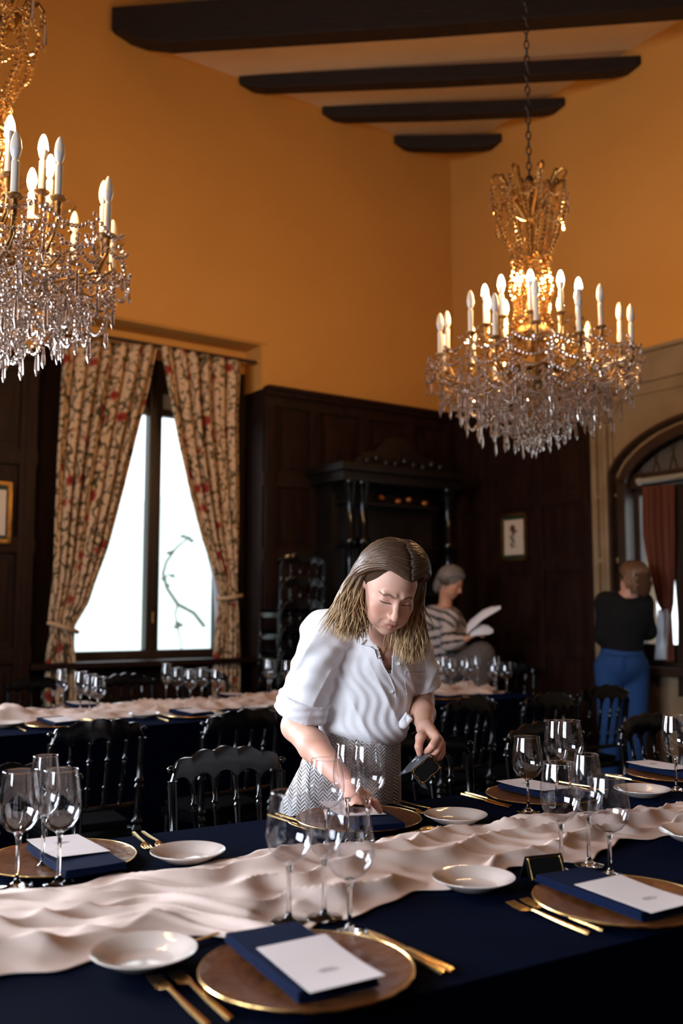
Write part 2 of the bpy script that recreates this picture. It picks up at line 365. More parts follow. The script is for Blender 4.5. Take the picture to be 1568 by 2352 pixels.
panelling(W1, [(.0, 2.10), (3.95, 5.5), (7.0, 8.2)], [.10, .55, 1.08, 1.60, 2.03, 4.02, 4.55, 5.0, 5.45, 7.05, 7.6, 8.15], [1.0, 1.76, 2.38], ZD, 'trim_3')
M['wood2'] = M['wood']
struct(MB().box((0, -.01, 0), (1.66, .012, 3.15), W2).build('trim_4', M['wood'], smooth=False))
panelling(W2, [(.03, 1.66)], [.10, .52, 1.08, 1.60], [.98, 1.68, 2.24], 3.15, 'trim_5')
# stone pilaster with reeds and the string course on the arched wall
pl = MB()
for i, (t, r) in enumerate([(1.69, .03), (1.755, .018), (1.80, .026), (1.86, .018)]):
    pl.tube([W2(t, .015, 0), W2(t, .015, 3.28)], r, 10)
pl.box((1.665, 0, 1.68), (1.93, .03, 1.72), W2).box((1.665, 0, 2.2), (1.93, .03, 2.215), W2)
struct(pl.build('trim_6', M['stone']))
sc_ = MB().box((1.66, 0, 3.05), (LEN2, .03, 3.07), W2).box((1.66, 0, 2.96), (LEN2, .018, 2.98), W2).box((1.66, 0, 3.28), (LEN2, .035, 3.31), W2)
struct(sc_.build('trim_7', M['stone']))

# ceiling beams that run across the corner
def beam(d1, d2, zl, zr, h, w, name, ch):
    A = W1(d1, 0, 0); B = W2(d2, 0, 0); d = (B - A); Lb = d.length; d.normalize(); n = Vector((-d.y, d.x, 0)); e = .03
    zz = lambda x, k: zl + (zr - zl) * x / Lb + k
    poly = [(-e, zz(0, h)), (-e, zz(0, h * .42)), (ch * .5, zz(ch * .5, h * .12)), (ch, zz(ch, 0)), (Lb * .5, zz(Lb * .5, -.012)), (Lb - ch, zz(Lb - ch, 0)), (Lb - ch * .5, zz(Lb - ch * .5, h * .12)), (Lb + e, zz(Lb, h * .42)), (Lb + e, zz(Lb, h))]
    mb = MB(); vs = []
    for o in (-w / 2, w / 2):
        for x, z in poly: vs.append(A + d * x + n * o + Vector((0, 0, z)))
    k = len(poly); mb.add(vs, [tuple(range(k - 1, -1, -1)), tuple(range(k, 2 * k))] + [(i, (i + 1) % k, k + (i + 1) % k, k + i) for i in range(k)])
    return struct(mb.build(name, M['beam'], smooth=False, bevel=.010))
beam(.66, .66, 5.62, 5.55, .12, .12, 'trim_8', .14)
beam(1.47, 1.42, 5.66, 5.56, .11, .12, 'trim_9', .16)
beam(2.31, 2.20, 5.66, 5.54, .12, .12, 'trim_10', .18)
beam(3.42, 3.32, 5.63, 5.49, .32, .16, 'trim_11', .42)
beam(5.4, 5.2, 5.9, 5.8, .34, .2, 'trim_12', .42)

# the tall window in the niche
def window_one():
    f = MB(); o0, o1 = -.36, -.30
    s0, s1, z0, z1 = WN; mc = 2.928
    f.box((s0, o0, z0), (s0 + .07, o1, z1), W1).box((s1 - .07, o0, z0), (s1, o1, z1), W1).box((s0, o0, z1 - .08), (s1, o1, z1), W1).box((s0, o0, z0 - .03), (s1, o1 + .03, z0 + .04), W1)
    f.box((mc - .06, o0 - .01, z0), (mc + .045, o1 + .02, z1), W1).box((mc - .012, o1 + .02, z0), (mc + .012, o1 + .035, z1), W1)
    f.box((s0, o0, 2.87), (s1, o1, 2.93), W1)
    fr = struct(f.build('window_1', M['winframe'], bevel=.004))
    p = MB().box((s0 + .03, -.335, z0 + .03), (mc - .05, -.331, 2.88), W1).build('window_pane', M['pane'], fr, smooth=False)
    p = MB().box((mc + .04, -.335, z0 + .03), (s1 - .03, -.331, 2.88), W1).build('window_pane', M['pane'], fr, smooth=False)
    MB().box((s0 + .03, -.34, 2.92), (mc - .05, -.333, 3.06), W1).build('roller_blind', M['blind'], fr, smooth=False)
    MB().box((s0 + .03, -.36, 3.06), (mc - .08, -.333, z1 - .05), W1).box((mc + .04, -.36, 2.92), (s1 - .03, -.333, z1 - .05), W1).build('upper_panel', M['winframe'], fr, smooth=False)
    MB().tube([W1(mc, -.27, 1.22), W1(mc, -.25, 1.22), W1(mc, -.245, 1.30)], .009, 8).build('window_handle', M['brass'], fr)
    sl = MB().box((NI[0], -.30, .90), (NI[1], .03, .94), W1).box((NI[0], -.28, .30), (NI[1], -.22, .90), W1); struct(sl.build('trim_13', M['wood'], bevel=.005))
window_one()
# arched window on the right wall
def window_two():
    t0, t1 = AW[0], AW[1]; mc = (t0 + t1) / 2; zs = 2.32; za = 2.70
    def arch(t, grow=0):   # four-centred arch height
        x = abs(t - mc) / ((t1 - t0) / 2 + grow); x = min(x, 1)
        return zs + (za + grow - zs) * (1 - x ** 2.6) ** .75
    f = MB()
    n = 26; ts = [t0 + (t1 - t0) * i / n for i in range(n + 1)]
    for wgrow, o0, o1, th in ((.0, 0, .05, .075), (.06, 0, .085, .028)):
        pin = [(t0 - wgrow, .9)] + [(mc + (t - mc) * (1 + wgrow), arch(t) + wgrow) for t in ts] + [(t1 + wgrow, .9)]
        for (a, b), (c, d) in zip(pin, pin[1:]):
            dv = Vector((c - a, d - b)).normalized(); nn = Vector((dv.y, -dv.x)) * th
            pts = [(a, b), (c, d), (c + nn.x, d + nn.y), (a + nn.x, b + nn.y)]
            vs = [W2(p[0], o0, p[1]) for p in pts] + [W2(p[0], o1, p[1]) for p in pts]
            f.add(vs, [(0, 1, 2, 3), (7, 6, 5, 4), (0, 4, 5, 1), (1, 5, 6, 2), (2, 6, 7, 3), (3, 7, 4, 0)])
    # inner box frame in the reveal
    for o0, o1 in ((-.16, -.02),):
        f.box((t0, o0, .88), (t0 + .06, o1, zs), W2).box((t1 - .06, o0, .88), (t1, o1, zs), W2)
    f.box((t0, -.16, 2.25), (t1, -.02, 2.36), W2)
    f.box((t0 - .05, -.42, .84), (t1 + .05, .10, .90), W2)
    fr = struct(f.build('window_2', M['winframe'], bevel=.003))
    tp = MB()   # stone spandrels between square opening and arch, and the leaded tympanum
    for a, b in zip(ts, ts[1:]):
        za_, zb_ = arch(a), arch(b)
        vs = [W2(a, -.05, za_), W2(b, -.05, zb_), W2(b, -.05, 2.74), W2(a, -.05, 2.74), W2(a, 0.002, za_), W2(b, 0.002, zb_), W2(b, .002, 2.74), W2(a, .002, 2.74)]
        tp.add(vs, [(0, 1, 2, 3), (7, 6, 5, 4), (0, 4, 5, 1), (2, 6, 7, 3)])
    struct(tp.build('trim_14', M['stone'], smooth=False))
    g = MB().box((t0, -.075, 2.30), (t1, -.07, 2.72), W2).build('leaded_light', M['greycard'], fr, smooth=False)
    ld = MB()
    for i in range(13):
        t = t0 + .1 + (t1 - t0 - .2) * i / 12; ld.tube([W2(t, -.06, 2.34), W2(t + .08, -.06, arch(min(t + .08, t1)) + .0)], .006, 6); ld.tube([W2(t + .08, -.06, 2.34), W2(t, -.06, arch(t))], .006, 6)
    ld.build('lead_bars', M['iron'], fr)
    w = MB(); w.box((t0 + .06, -.16, .9), (t0 + .095, -.10, 2.3), W2).box((t0 + .095, -.16, .9), (t1 - .2, -.10, 1.06), W2).box((t0 + .095, -.16, 2.2), (t1 - .2, -.10, 2.3), W2).box((mc - .05, -.16, .9), (mc + .05, -.10, 2.3), W2).box((t1 - .2, -.16, .9), (t1 - .06, -.10, 2.3), W2)
    w.build('window_frame', M['winframe'], fr)
    MB().box((t0 + .08, -.132, 1.0), (t1 - .2, -.128, 2.22), W2).build('window_pane', M['pane'], fr, smooth=False)
    rod = MB().tube([W2(2.13, .03, 2.29), W2(t1 + .1, .03, 2.30)], .022, 10).ball(W2(2.13, .03, 2.29), .03)
    tag(rod.build('curtain_rod', M['blind']), 'pale curtain rod across the arched window', 'curtain rod')
window_two()

# ------------------------------------------------------------------ curtains
def curtain(fn, left, right, m, name, label, cat, folds, amp, off, group=None, nz=70, nt=110, uvs=1.6, tie=None, pinch=()):
    """left/right: lists of (coordinate along wall, z) from the top down; real pleated surface with thickness"""
    def sample(pl, w):
        L = [0]
        for (a, b), (c, d) in zip(pl, pl[1:]): L.append(L[-1] + abs(d - b))
        x = w * L[-1]
        for i in range(len(L) - 1):
            if x <= L[i + 1] + 1e-9: k = (x - L[i]) / max(L[i + 1] - L[i], 1e-9); return pl[i][0] + (pl[i + 1][0] - pl[i][0]) * k, pl[i][1] + (pl[i + 1][1] - pl[i][1]) * k
        return pl[-1]
    V = []; UV = []; full = abs(left[0][0] - right[0][0]) * 1.6
    for j in range(nz + 1):
        w = j / nz; l = sample(left, w); r = sample(right, w); wid = abs(l[0] - r[0])
        for i in range(nt + 1):
            t = i / nt; q = t + .012 * math.sin(9 * t + 3 * w) ; s = l[0] + (r[0] - l[0]) * q; z = l[1] + (r[1] - l[1]) * q
            a = amp * min(1.0, .45 + .8 * wid / max(abs(left[0][0] - right[0][0]), .01)) * (1 - .3 * math.exp(-w * 12))
            o = off + a * math.sin(2 * PI * folds * t + .6 * math.sin(5 * w)) + a * .35 * math.sin(2 * PI * folds * 2.3 * t + 4 * w)
            s += .25 * a * math.cos(2 * PI * folds * t)
            V.append(fn(s, o, z)); UV.append((t * full, -l[1] * .5 - r[1] * .5 + 3.5, 0))
    F = [(j * (nt + 1) + i, j * (nt + 1) + i + 1, (j + 1) * (nt + 1) + i + 1, (j + 1) * (nt + 1) + i) for j in range(nz) for i in range(nt)]
    me = bpy.data.meshes.new(name); me.from_pydata(V, [], F); me.materials.append(m); me.polygons.foreach_set('use_smooth', [True] * len(F))
    a = me.attributes.new('UVc', 'FLOAT_VECTOR', 'POINT'); a.data.foreach_set('vector', [c for u in UV for c in u])
    o = bpy.data.objects.new(name, me); C.objects.link(o); md = o.modifiers.new('solid', 'SOLIDIFY'); md.thickness = .004; tag(o, label, cat, group); return o
b3 = Vector(bdir); a3 = Vector(adir); OFFC = -.06
def sz1(x, y, off=OFFC):
    P = atplane(x, y, W1(0, off, 0), b3); d = P - Vector((KX, KY, 0)); return (d.dot(a3), P.z)
def sz2(x, y, off=.05):
    P = atplane(x, y, W2(0, off, 0), a3); d = P - Vector((KX, KY, 0)); return (d.dot(b3), P.z)
Lo = [sz1(*q) for q in [(150, 780), (140, 900), (130, 1050), (124, 1200), (122, 1320), (112, 1420), (118, 1446), (108, 1500), (104, 1600)]] + [(3.72, .12)]
Li = [sz1(*q) for q in [(362, 796), (340, 900), (312, 1010), (286, 1120), (250, 1260), (205, 1385), (166, 1446), (172, 1500), (176, 1600)]] + [(3.60, .12)]
cl = curtain(W1, Lo, Li, M['floral'], 'curtain', 'floral beige curtain gathered on the left side of the tall window', 'curtain', 7, .045, OFFC, 'floral curtains')
Ro = [sz1(*q) for q in [(556, 832), (548, 950), (548, 1100), (548, 1250), (545, 1368), (550, 1420), (552, 1500)]] + [(2.26, .12)]
Ri = [sz1(*q) for q in [(372, 796), (388, 900), (408, 1020), (432, 1130), (462, 1240), (488, 1310), (503, 1368), (498, 1420), (492, 1500)]] + [(2.48, .12)]
cr = curtain(W1, Ri, Ro, M['floral'], 'curtain', 'floral beige curtain gathered on the right side of the tall window, beside the chair stack', 'curtain', 6, .045, OFFC, 'floral curtains')
def tieband(o, pts, m, r=.016):
    return MB().tube(pts, [r] * len(pts), 8).build('tie_band', m, o)
def w1arc(x0, x1, y, off, sag):
    a = sz1(x0, y, off); b = sz1(x1, y - sag, off)
    return [W1(a[0] + (b[0] - a[0]) * k / 8, off + .07 * math.sin(PI * k / 8) + .02, a[1] + (b[1] - a[1]) * k / 8) for k in range(9)]
tieband(cl, w1arc(108, 176, 1430, OFFC, -22), M['floral']); tieband(cr, w1arc(552, 494, 1368, OFFC, -8), M['floral'])
rd = MB().tube([W1(2.14, -.06, 3.37), W1(3.91, -.06, 3.37)], .016, 8); tag(rd.build('curtain_rod', M['winframe']), 'dark curtain rod above the floral curtains', 'curtain rod')
# sheer liner beside the right floral curtain
sh = curtain(W1, [sz1(*q, -.2) for q in [(405, 960), (428, 1080), (458, 1200), (488, 1330), (500, 1480)]], [sz1(*q, -.2) for q in [(430, 960), (460, 1080), (490, 1200), (520, 1330), (530, 1480)]], M['sheer'], 'sheer_curtain', 'thin white sheer behind the right floral curtain', 'curtain', 4, .012, -.2)
c2 = curtain(W2, [sz2(*q) for q in [(1476, 1118), (1479, 1230), (1492, 1310), (1512, 1385), (1528, 1412), (1530, 1520)]], [sz2(*q) for q in [(1548, 1112), (1552, 1230), (1550, 1310), (1545, 1385), (1540, 1412), (1545, 1520)]], M['russet'], 'curtain', 'russet curtain tied back in the arched window', 'curtain', 4, .022, .05)
c3 = curtain(W2, [sz2(*q) for q in [(1532, 1112), (1540, 1300), (1545, 1400), (1548, 1600)]], [sz2(*q) for q in [(1640, 1100), (1640, 1300), (1640, 1400), (1640, 1600)]], M['darkdrape'], 'curtain', 'dark brown curtain at the right edge of the arched window', 'curtain', 4, .02, .0)
c4 = curtain(W2, [sz2(*q) for q in [(1514, 1400), (1512, 1440), (1506, 1515)]], [sz2(*q) for q in [(1538, 1400), (1540, 1440), (1536, 1515)]], M['sheer'], 'sheer_curtain', 'white sheer hanging below the russet curtain tie', 'curtain', 4, .010, .06)

# ------------------------------------------------------------------ pictures
def picture(fn, s0, s1, z0, z1, label):
    P = fn((s0 + s1) / 2, .03, (z0 + z1) / 2); r = empty('framed_print', P); tag(r, label, 'picture')
    g = lambda s, o, z: fn(s, o, z) - P
    f = MB(); w = .030
    for a, b, c, d in ((s0, s1, z0, z0 + w), (s0, s1, z1 - w, z1), (s0, s0 + w, z0, z1), (s1 - w, s1, z0, z1)): f.box((a, .03, c), (b, .055, d), g)
    f.build('frame', M['brass'], r, bevel=.004)
    MB().box((s0 + w, .034, z0 + w), (s1 - w, .040, z1 - w), g).build('mount', M['green'], r, smooth=False)
    k = .028; MB().box((s0 + w + k * .3, .040, z0 + w + k), (s1 - w - k * .3, .043, z1 - w - k), g).build('print', M['mount'], r, smooth=False)
    d = MB(); cx = (s0 + s1) / 2; cz = (z0 + z1) / 2
    d.tube([g(cx + .02, .044, cz - .09), g(cx, .044, cz - .03), g(cx + .01, .044, cz + .05)], .004, 6)
    for q in range(7): d.ball(g(cx + random.uniform(-.035, .035), .044, cz - .08 + .022 * q), (.016, .016, .011), 6, 4)
    d.build('plant_drawing', M['leafink'], r); MB().ball(g(cx - .005, .045, cz + .075), (.03, .02, .035), 8, 6).build('flower_drawing', M['redink'], r)
    return r
picture(W2, .655, .965, 1.735, 2.155, 'gilt framed botanical print on the dark panelling behind the women')
picture(W1, 4.125, 4.45, 1.77, 2.20, 'framed picture with gilt edge at the left of the window wall')

# ------------------------------------------------------------------ carved cabinet
def cabinet():
    P = W1(1.02, .03, 0); r = empty('carved_cabinet', P); tag(r, 'tall dark carved cabinet with turned columns in the corner', 'cabinet')
    g = lambda s, o, z: W1(s, o + .03, z) - P
    MB().box((.42, .0, .0), (1.66, .55, .12), g).box((.46, .0, .12), (1.62, .50, 1.0), g).box((.42, .0, 1.0), (1.66, .56, 1.07), g).build('base', M['darkwood'], r, bevel=.01)
    MB().box((.50, .0, 1.07), (1.58, .22, 2.36), g).build('back', M['darkwood'], r, bevel=.01)
    cn = MB().box((.40, 0, 2.36), (1.66, .50, 2.44), g).box((.36, 0, 2.44), (1.70, .55, 2.50), g)
    poly = [(.5, 2.50), (.62, 2.62), (.75, 2.64), (.85, 2.74), (.95, 2.78), (1.05, 2.78), (1.15, 2.74), (1.25, 2.64), (1.38, 2.62), (1.5, 2.50)]
    vs = [g(s, .28, z) for s, z in poly] + [g(s, .38, z) for s, z in poly]; n = len(poly)
    cn.add(vs, [tuple(range(n)), tuple(range(2 * n - 1, n - 1, -1))] + [(i, (i + 1) % n, n + (i + 1) % n, n + i) for i in range(n)])
    for q in range(9): cn.ball(g(.55 + .1 * q, .40, 2.56 + .02 * math.sin(q * 2)), (.03, .03, .035), 8, 6)
    cn.build('cornice', M['darkwood'], r, bevel=.006)
    prof = [(.055, 0), (.055, .04), (.035, .06), (.048, .10), (.038, .14), (.042, .5), (.040, .58), (.055, .60), (.055, .64), (.038, .66), (.036, .90), (.05, .93), (.05, .97), (.06, .98), (.06, 1)]
    for s in (1.55, 1.42, .50):
        MB().turned(g(s, .44, 1.07), g(s, .44, 2.36), prof, 16).build('column', M['lacquer'], r)
    for i in range(2):
        s0 = .52 + i * .54
        d = MB().box((s0, .50, .2), (s0 + .5, .525, .95), g).build('door', M['darkwood'], r, bevel=.01)
        MB().box((s0 + .08, .525, .3), (s0 + .42, .54, .85), g).build('door_panel', M['darkwood'], d, bevel=.012)
        MB().ball(g(s0 + (.46 if i == 0 else .04), .54, .6), .014).build('knob', M['brass'], d)
    for z in (1.45, 1.85, 2.2): MB().box((.52, .22, z - .012), (1.56, .36, z + .012), g).build('shelf', M['darkwood'], r)
    for q, s in enumerate((.62, .80, .92, 1.10, 1.28)): MB().ball(g(s, .27, 2.25 + .02 * (q % 2)), (.030, .025, .026), 8, 6).build('carved_ornament', M['amberdeco'], r)
cabinet()

# ------------------------------------------------------------------ outside
def outside():
    nx = 60; V = []; F = []
    for j in range(nx):
        for i in range(nx):
            s = -30 + 80 * i / (nx - 1); o = -6 - 60 * j / (nx - 1)
            V.append(W1(s, o, -3 + (j / nx) ** 1.3 * 14 + 1.2 * math.sin(s * .2 + j * .15) + .5 * math.sin(s * .7 + j)))
    F = [(j * nx + i, j * nx + i + 1, (j + 1) * nx + i + 1, (j + 1) * nx + i) for j in range(nx - 1) for i in range(nx - 1)]
    h = raw_mesh('hillside', [tuple(v) for v in V], F, M['hill']); h['kind'] = 'structure'; tag(h, 'bright hazy hillside outside the tall window', 'hillside')
    for k, (s, o, z, hh, lab) in enumerate([(10.5, -22, 0, 3.5, 'pale hazy tree outside, lowest in the left window leaf'), (7.6, -27, 1.2, 3.2, 'pale hazy tree outside, just left of the window mullion'), (3.4, -21, -.3, 3.0, 'pale hazy tree outside, right of the window mullion'), (12.5, -38, 5, 4.5, 'pale hazy tree farther up the hill outside')]):
        b = W1(s, o, z); r = empty('hazy_tree', b); tag(r, lab, 'tree', 'hazy trees outside')
        MB().tube([(0, 0, -1), (.1, 0, hh * .5)], [.2, .1], 8).build('trunk', M['branch'], r)
        cw = MB()
        for q in range(26): cw.ball((random.gauss(0, .9), random.gauss(0, .9), hh * .6 + random.gauss(0, hh * .17)), random.uniform(.45, .8), 8, 6)
        cw.build('crown', M['tree'], r)
    br = MB(); dd = 10.5
    main = [at(*q, dd) for q in [(470, 1440), (445, 1408), (408, 1388), (384, 1352), (374, 1318), (382, 1290), (405, 1258), (432, 1236)]]
    br.tube(main, [.022, .02, .02, .018, .016, .014, .012, .008], 8)
    br.tube([at(408, 1388, dd), at(402, 1410, dd), at(408, 1440, dd), at(416, 1480, dd), at(418, 1520, dd)], [.012, .01, .01, .008, .008], 8)
    for x, y in ((432, 1236), (420, 1232), (440, 1242), (408, 1432), (404, 1440), (415, 1436), (376, 1330), (395, 1322), (388, 1270), (384, 1345)):
        a = at(x, y, dd); br.tube([a, a + Vector((random.uniform(-.09, .09), .03, random.uniform(-.05, .08)))], [.014, .004], 6)
        br.ball(a, (.035, .02, .02), 6, 4)
    tag(br.build('climbing_vine', M['branch']), 'bare curling vine stem outside the right window leaf', 'vine')
outside()

# ------------------------------------------------------------------ chandeliers
def chandelier():
    r = empty('crystal_chandelier', (.98, 4.80, 2.10)); g = 'crystal chandeliers'
    tag(r, 'crystal chandelier hanging whole above the right half of the room', 'chandelier', g)
    B = MB()
    B.turned((0, 0, .12), (0, 0, 1.46), [(.01, 0), (.03, .02), (.045, .05), (.03, .08), (.02, .12), (.05, .17), (.075, .20), (.08, .23), (.05, .26), (.03, .30), (.04, .36), (.06, .42), (.035, .47), (.02, .52), (.03, .57), (.055, .60), (.035, .64), (.018, .70), (.014, .85), (.03, .92), (.03, .97), (.01, 1)], 16)
    B.build('central_stem', M['brass'], r)
    hb = MB()
    for z, rr in ((.44, .15), (.62, .10)): hb.lathe([(rr - .02, z - .02), (rr, z), (rr - .01, z + .03), (rr - .03, z + .02)], 24)
    for k in range(8):
        a = k * PI / 4; hb.tube([(.03 * math.cos(a), .03 * math.sin(a), .50), (.15 * math.cos(a), .15 * math.sin(a), .44)], .008, 6)
    hb.build('hub_ring', M['brass'], r)
    arms = []
    for k in range(8): arms.append((2 * PI * (k + .30) / 8, .50, .455, 0))
    for k in range(8): arms.append((2 * PI * (k + .80) / 8, .435, .525, 0))
    for k in range(10): arms.append((2 * PI * (k + .15) / 10, .245, .635, 1))
    for (a, rad, z, lit) in arms:
        c, s = math.cos(a), math.sin(a); p = lambda q, zz, t=0: Vector((c * q - s * t, s * q + c * t, zz))
        A = MB(); A.tube([p(.05, .47), p(rad * .3, .40 + .15 * lit), p(rad * .55, .335 + .17 * lit), p(rad * .8, .345 + .17 * lit), p(rad * .95, z - .09), p(rad, z - .03)], [.009, .008, .0075, .007, .0065, .006], 7)
        A.tube([p(rad * .8, .345 + .17 * lit), p(rad * .92, .33 + .17 * lit), p(rad * 1.04, .36 + .17 * lit), p(rad * 1.03, .39 + .17 * lit)], [.005, .005, .004, .003], 6)
        arm = A.build('arm', M['brass'], r)
        T = Matrix.Translation((c * rad, s * rad, z))
        D = MB(); n = 20; vs = []
        for j, (q, zz) in enumerate([(.012, -.015), (.03, -.012), (.05, .004), (.060, .018)]):
            for i in range(n): b = 2 * PI * i / n; w = q * (1 + (.09 if i % 2 else -.05) * (j / 3)); vs.append((c * rad + w * math.cos(b), s * rad + w * math.sin(b), z + zz))
        D.add(vs, [(j * n + i, j * n + (i + 1) % n, (j + 1) * n + (i + 1) % n, (j + 1) * n + i) for j in range(3) for i in range(n)])
        D.build('glass_drip_pan', M['bowlglass'], arm, smooth=False)
        MB().lathe([(.008, -.03), (.012, -.02), (.010, 0), (.013, .02), (.026, .030), (.028, .036), (.012, .040), (.012, .05)], 12, T).build('candle_cup', M['brass'], arm)
        MB().lathe([(.0125, .04), (.0125, .145), (.008, .150), (.008, .158)], 12, T).build('candle_sleeve', M['candle'], arm)
        MB().lathe([(.009, .155), (.014, .165), (.0175, .182), (.018, .188)], 14, T).build('bulb_collar', M['bulbcup'], arm)
        MB().lathe([(.018, .188), (.0178, .196), (.0155, .215), (.0105, .233), (.005, .244), (.001, .247)], 14, T).build('bulb', M['bulblit'] if lit else M['bulboff'], arm)
    # crown
    cr_ = MB()
    for k in range(8):
        a = 2 * PI * (k + .2) / 8; c, s = math.cos(a), math.sin(a); p = lambda q, zz: (c * q, s * q, zz)
        cr_.tube([p(.02, 1.22), p(.05, 1.28), p(.10, 1.36), p(.14, 1.44), p(.185, 1.465), p(.205, 1.44), p(.20, 1.42)], [.008, .010, .013, .013, .009, .006, .004], 7)
        cr_.ball(p(.10, 1.40), (.018, .018, .028), 8, 5); cr_.ball(p(.15, 1.455), (.016, .016, .02), 8, 5)
    cr_.build('crown', M['brass'], r)
    # crystals: drops first (the lowest and outermost), then the bead strings
    drops = []; beads = []; gold = []
    def drop(x, y, z, L, w): drops.append((x, y, z, L, w))
    rings = [(.535, .40, 16, .13), (.47, .30, 18, .15), (.385, .23, 20, .14), (.29, .18, 18, .13), (.19, .13, 14, .12), (.10, .10, 10, .12)]
    tops = {0: .47, 1: .44, 2: .42, 3: .40, 4: .36, 5: .32}
    for q, (rad, zb, n, L) in enumerate(rings):
        for k in range(n):
            a = 2 * PI * (k + .5 * (q % 2)) / n + random.uniform(-.05, .05); rr = rad + random.uniform(-.02, .02); x, y = rr * math.cos(a), rr * math.sin(a); zz = zb + random.uniform(-.03, .03)
            drop(x, y, zz, L * random.uniform(.5, .9), random.uniform(.006, .0095))
            z = zz + .012
            while z < tops[q]: beads.append((x + random.uniform(-.003, .003), y, z, .0075 + .002 * random.random())); z += .017
            # swag to the next string
            a2 = 2 * PI * (k + 1 + .5 * (q % 2)) / n; m = int(6 + rad * 14)
            for i in range(1, m):
                t = i / m; aa = a + (a2 - a) * t; beads.append((rr * math.cos(aa), rr * math.sin(aa), zz + .03 - .055 * math.sin(PI * t), .0082)); beads.append((rr * .97 * math.cos(aa), rr * .97 * math.sin(aa), zz + .10 - .05 * math.sin(PI * t), .0085))
    for k in range(16):      # radial swags inner to outer
        a = 2 * PI * k / 16
        for i in range(18): t = i / 17; rr = .12 + .40 * t; beads.append((rr * math.cos(a), rr * math.sin(a), .30 + .17 * t - .11 * math.sin(PI * t) * .8, .009))
    for k in range(40):
        a = random.uniform(0, 2 * PI); rr = random.uniform(.1, .42); drop(rr * math.cos(a), rr * math.sin(a), random.uniform(.30, .42), random.uniform(.06, .10), .010)
    for k in range(8): a = 2 * PI * k / 8; drop(.04 * math.cos(a), .04 * math.sin(a), .09, .075, .011)
    beads += [(0, 0, .10, .03), (0, 0, .065, .018)]; drop(0, 0, .055, .055, .014)
    for k in range(260): a = random.uniform(0, 2 * PI); rr = random.uniform(.06, .38); gold.append((rr * math.cos(a), rr * math.sin(a), random.uniform(.44, .66) - rr * .3, random.uniform(.008, .013)))
    for k in range(300): a = random.uniform(0, 2 * PI); rr = random.uniform(.15, .52); beads.append((rr * math.cos(a), rr * math.sin(a), random.uniform(.26, .48) - .1 * (1 - rr / .5), random.uniform(.007, .012)))
    for k in range(150): a = random.uniform(0, 2 * PI); z_ = random.uniform(.62, 1.02); gold.append((.075 * math.cos(a), .075 * math.sin(a), z_, random.uniform(.008, .013)))
    for k in range(90): a = random.uniform(0, 2 * PI); rr = random.uniform(.02, .15); gold.append((rr * math.cos(a), rr * math.sin(a), random.uniform(1.30, 1.42), random.uniform(.008, .012)))
    # upper strings: crown to waist to hub
    for k in range(16):
        a = 2 * PI * (k + .2) / 16; big = k % 2 == 0
        pr = [(.20, 1.41), (.195, 1.33), (.175, 1.24), (.14, 1.14), (.10, 1.06), (.085, 1.00), (.105, .93), (.11, .86), (.09, .80), (.085, .72), (.12, .64)] if big else [(.13, 1.38), (.15, 1.28), (.12, 1.16), (.09, 1.06), (.07, 1.0), (.09, .93), (.10, .85), (.08, .78), (.08, .70)]
        for (r0, z0), (r1, z1) in zip(pr, pr[1:]):
            m = max(2, int(abs(z1 - z0) / .019))
            for i in range(m): t = i / m; rr = r0 + (r1 - r0) * t; gold.append((rr * math.cos(a), rr * math.sin(a), z0 + (z1 - z0) * t, .0105 + .003 * random.random()))
        if big:
            c, s = math.cos(a), math.sin(a); drop(.208 * c, .208 * s, 1.40, .13, .009)
            for i in range(1, 10):
                t = i / 10; aa = a + 2 * PI / 8 * t; gold.append((.17 * math.cos(aa), .17 * math.sin(aa), 1.22 - .05 * math.sin(PI * t), .009))
                gold.append((.10 * math.cos(aa), .10 * math.sin(aa), 1.03 - .02 * math.sin(PI * t), .011))
                gold.append((.112 * math.cos(aa), .112 * math.sin(aa), .90, .012)); gold.append((.19 * math.cos(aa), .19 * math.sin(aa), 1.36 - .06 * math.sin(PI * t), .008))
    dm = []
    def dropmesh(mb, x, y, z, L, w):
        n = 6; prof = [(.001, 0), (w * .6, -.008), (w * .45, -.016), (w * .8, -.3 * L), (w, -.75 * L), (.001, -L)]
        mb.lathe([(rr, z + zz) for rr, zz in prof], n, Matrix.Translation((x, y, 0)), caps=False)
    base = MB(); dropmesh(base, 0, 0, 0, 1, .1)
    dr = sorted(drops, key=lambda d: d[2] - .3 * math.hypot(d[0], d[1]))
    first = None
    for d in dr[:98]:
        if first is None:
            mb = MB(); n = 6; mb.lathe([(.05, 0), (.6, -.08), (.45, -.16), (.8, -.4), (1, -.78), (.05, -1)], n, caps=False)
            first = o = mb.build('crystal_drop', M['crystal'], r, smooth=False)
        else: o = first.copy(); C.objects.link(o); o.parent = r
        o.location = d[:3]; o.scale = (d[4], d[4], d[3])
    mb = MB()
    for d in dr[98:]: mb.lathe([(d[4] * q, d[2] + zz * d[3]) for q, zz in [(.05, 0), (.6, -.08), (.45, -.16), (.8, -.4), (1, -.78), (.05, -1)]], 6, Matrix.Translation((d[0], d[1], 0)), caps=False)
    for (x, y, z, q) in beads: mb.ball((x, y, z), q, 6, 4)
    o = mb.build('bead_strings', M['crystal'], r, smooth=False, recalc=False); o['kind'] = 'stuff'
    mb = MB()
    for (x, y, z, q) in gold: mb.ball((x, y, z), q, 6, 4)
    o = mb.build('upper_bead_strings', M['crystal_gold'], r, smooth=False, recalc=False); o['kind'] = 'stuff'; o['label'] = 'gold tinted bead strings of the tall top'
    ch = MB(); z = 1.46; k = 0
    ch.lathe([(.016, 1.43), (.024, 1.45), (.016, 1.47)], 10)
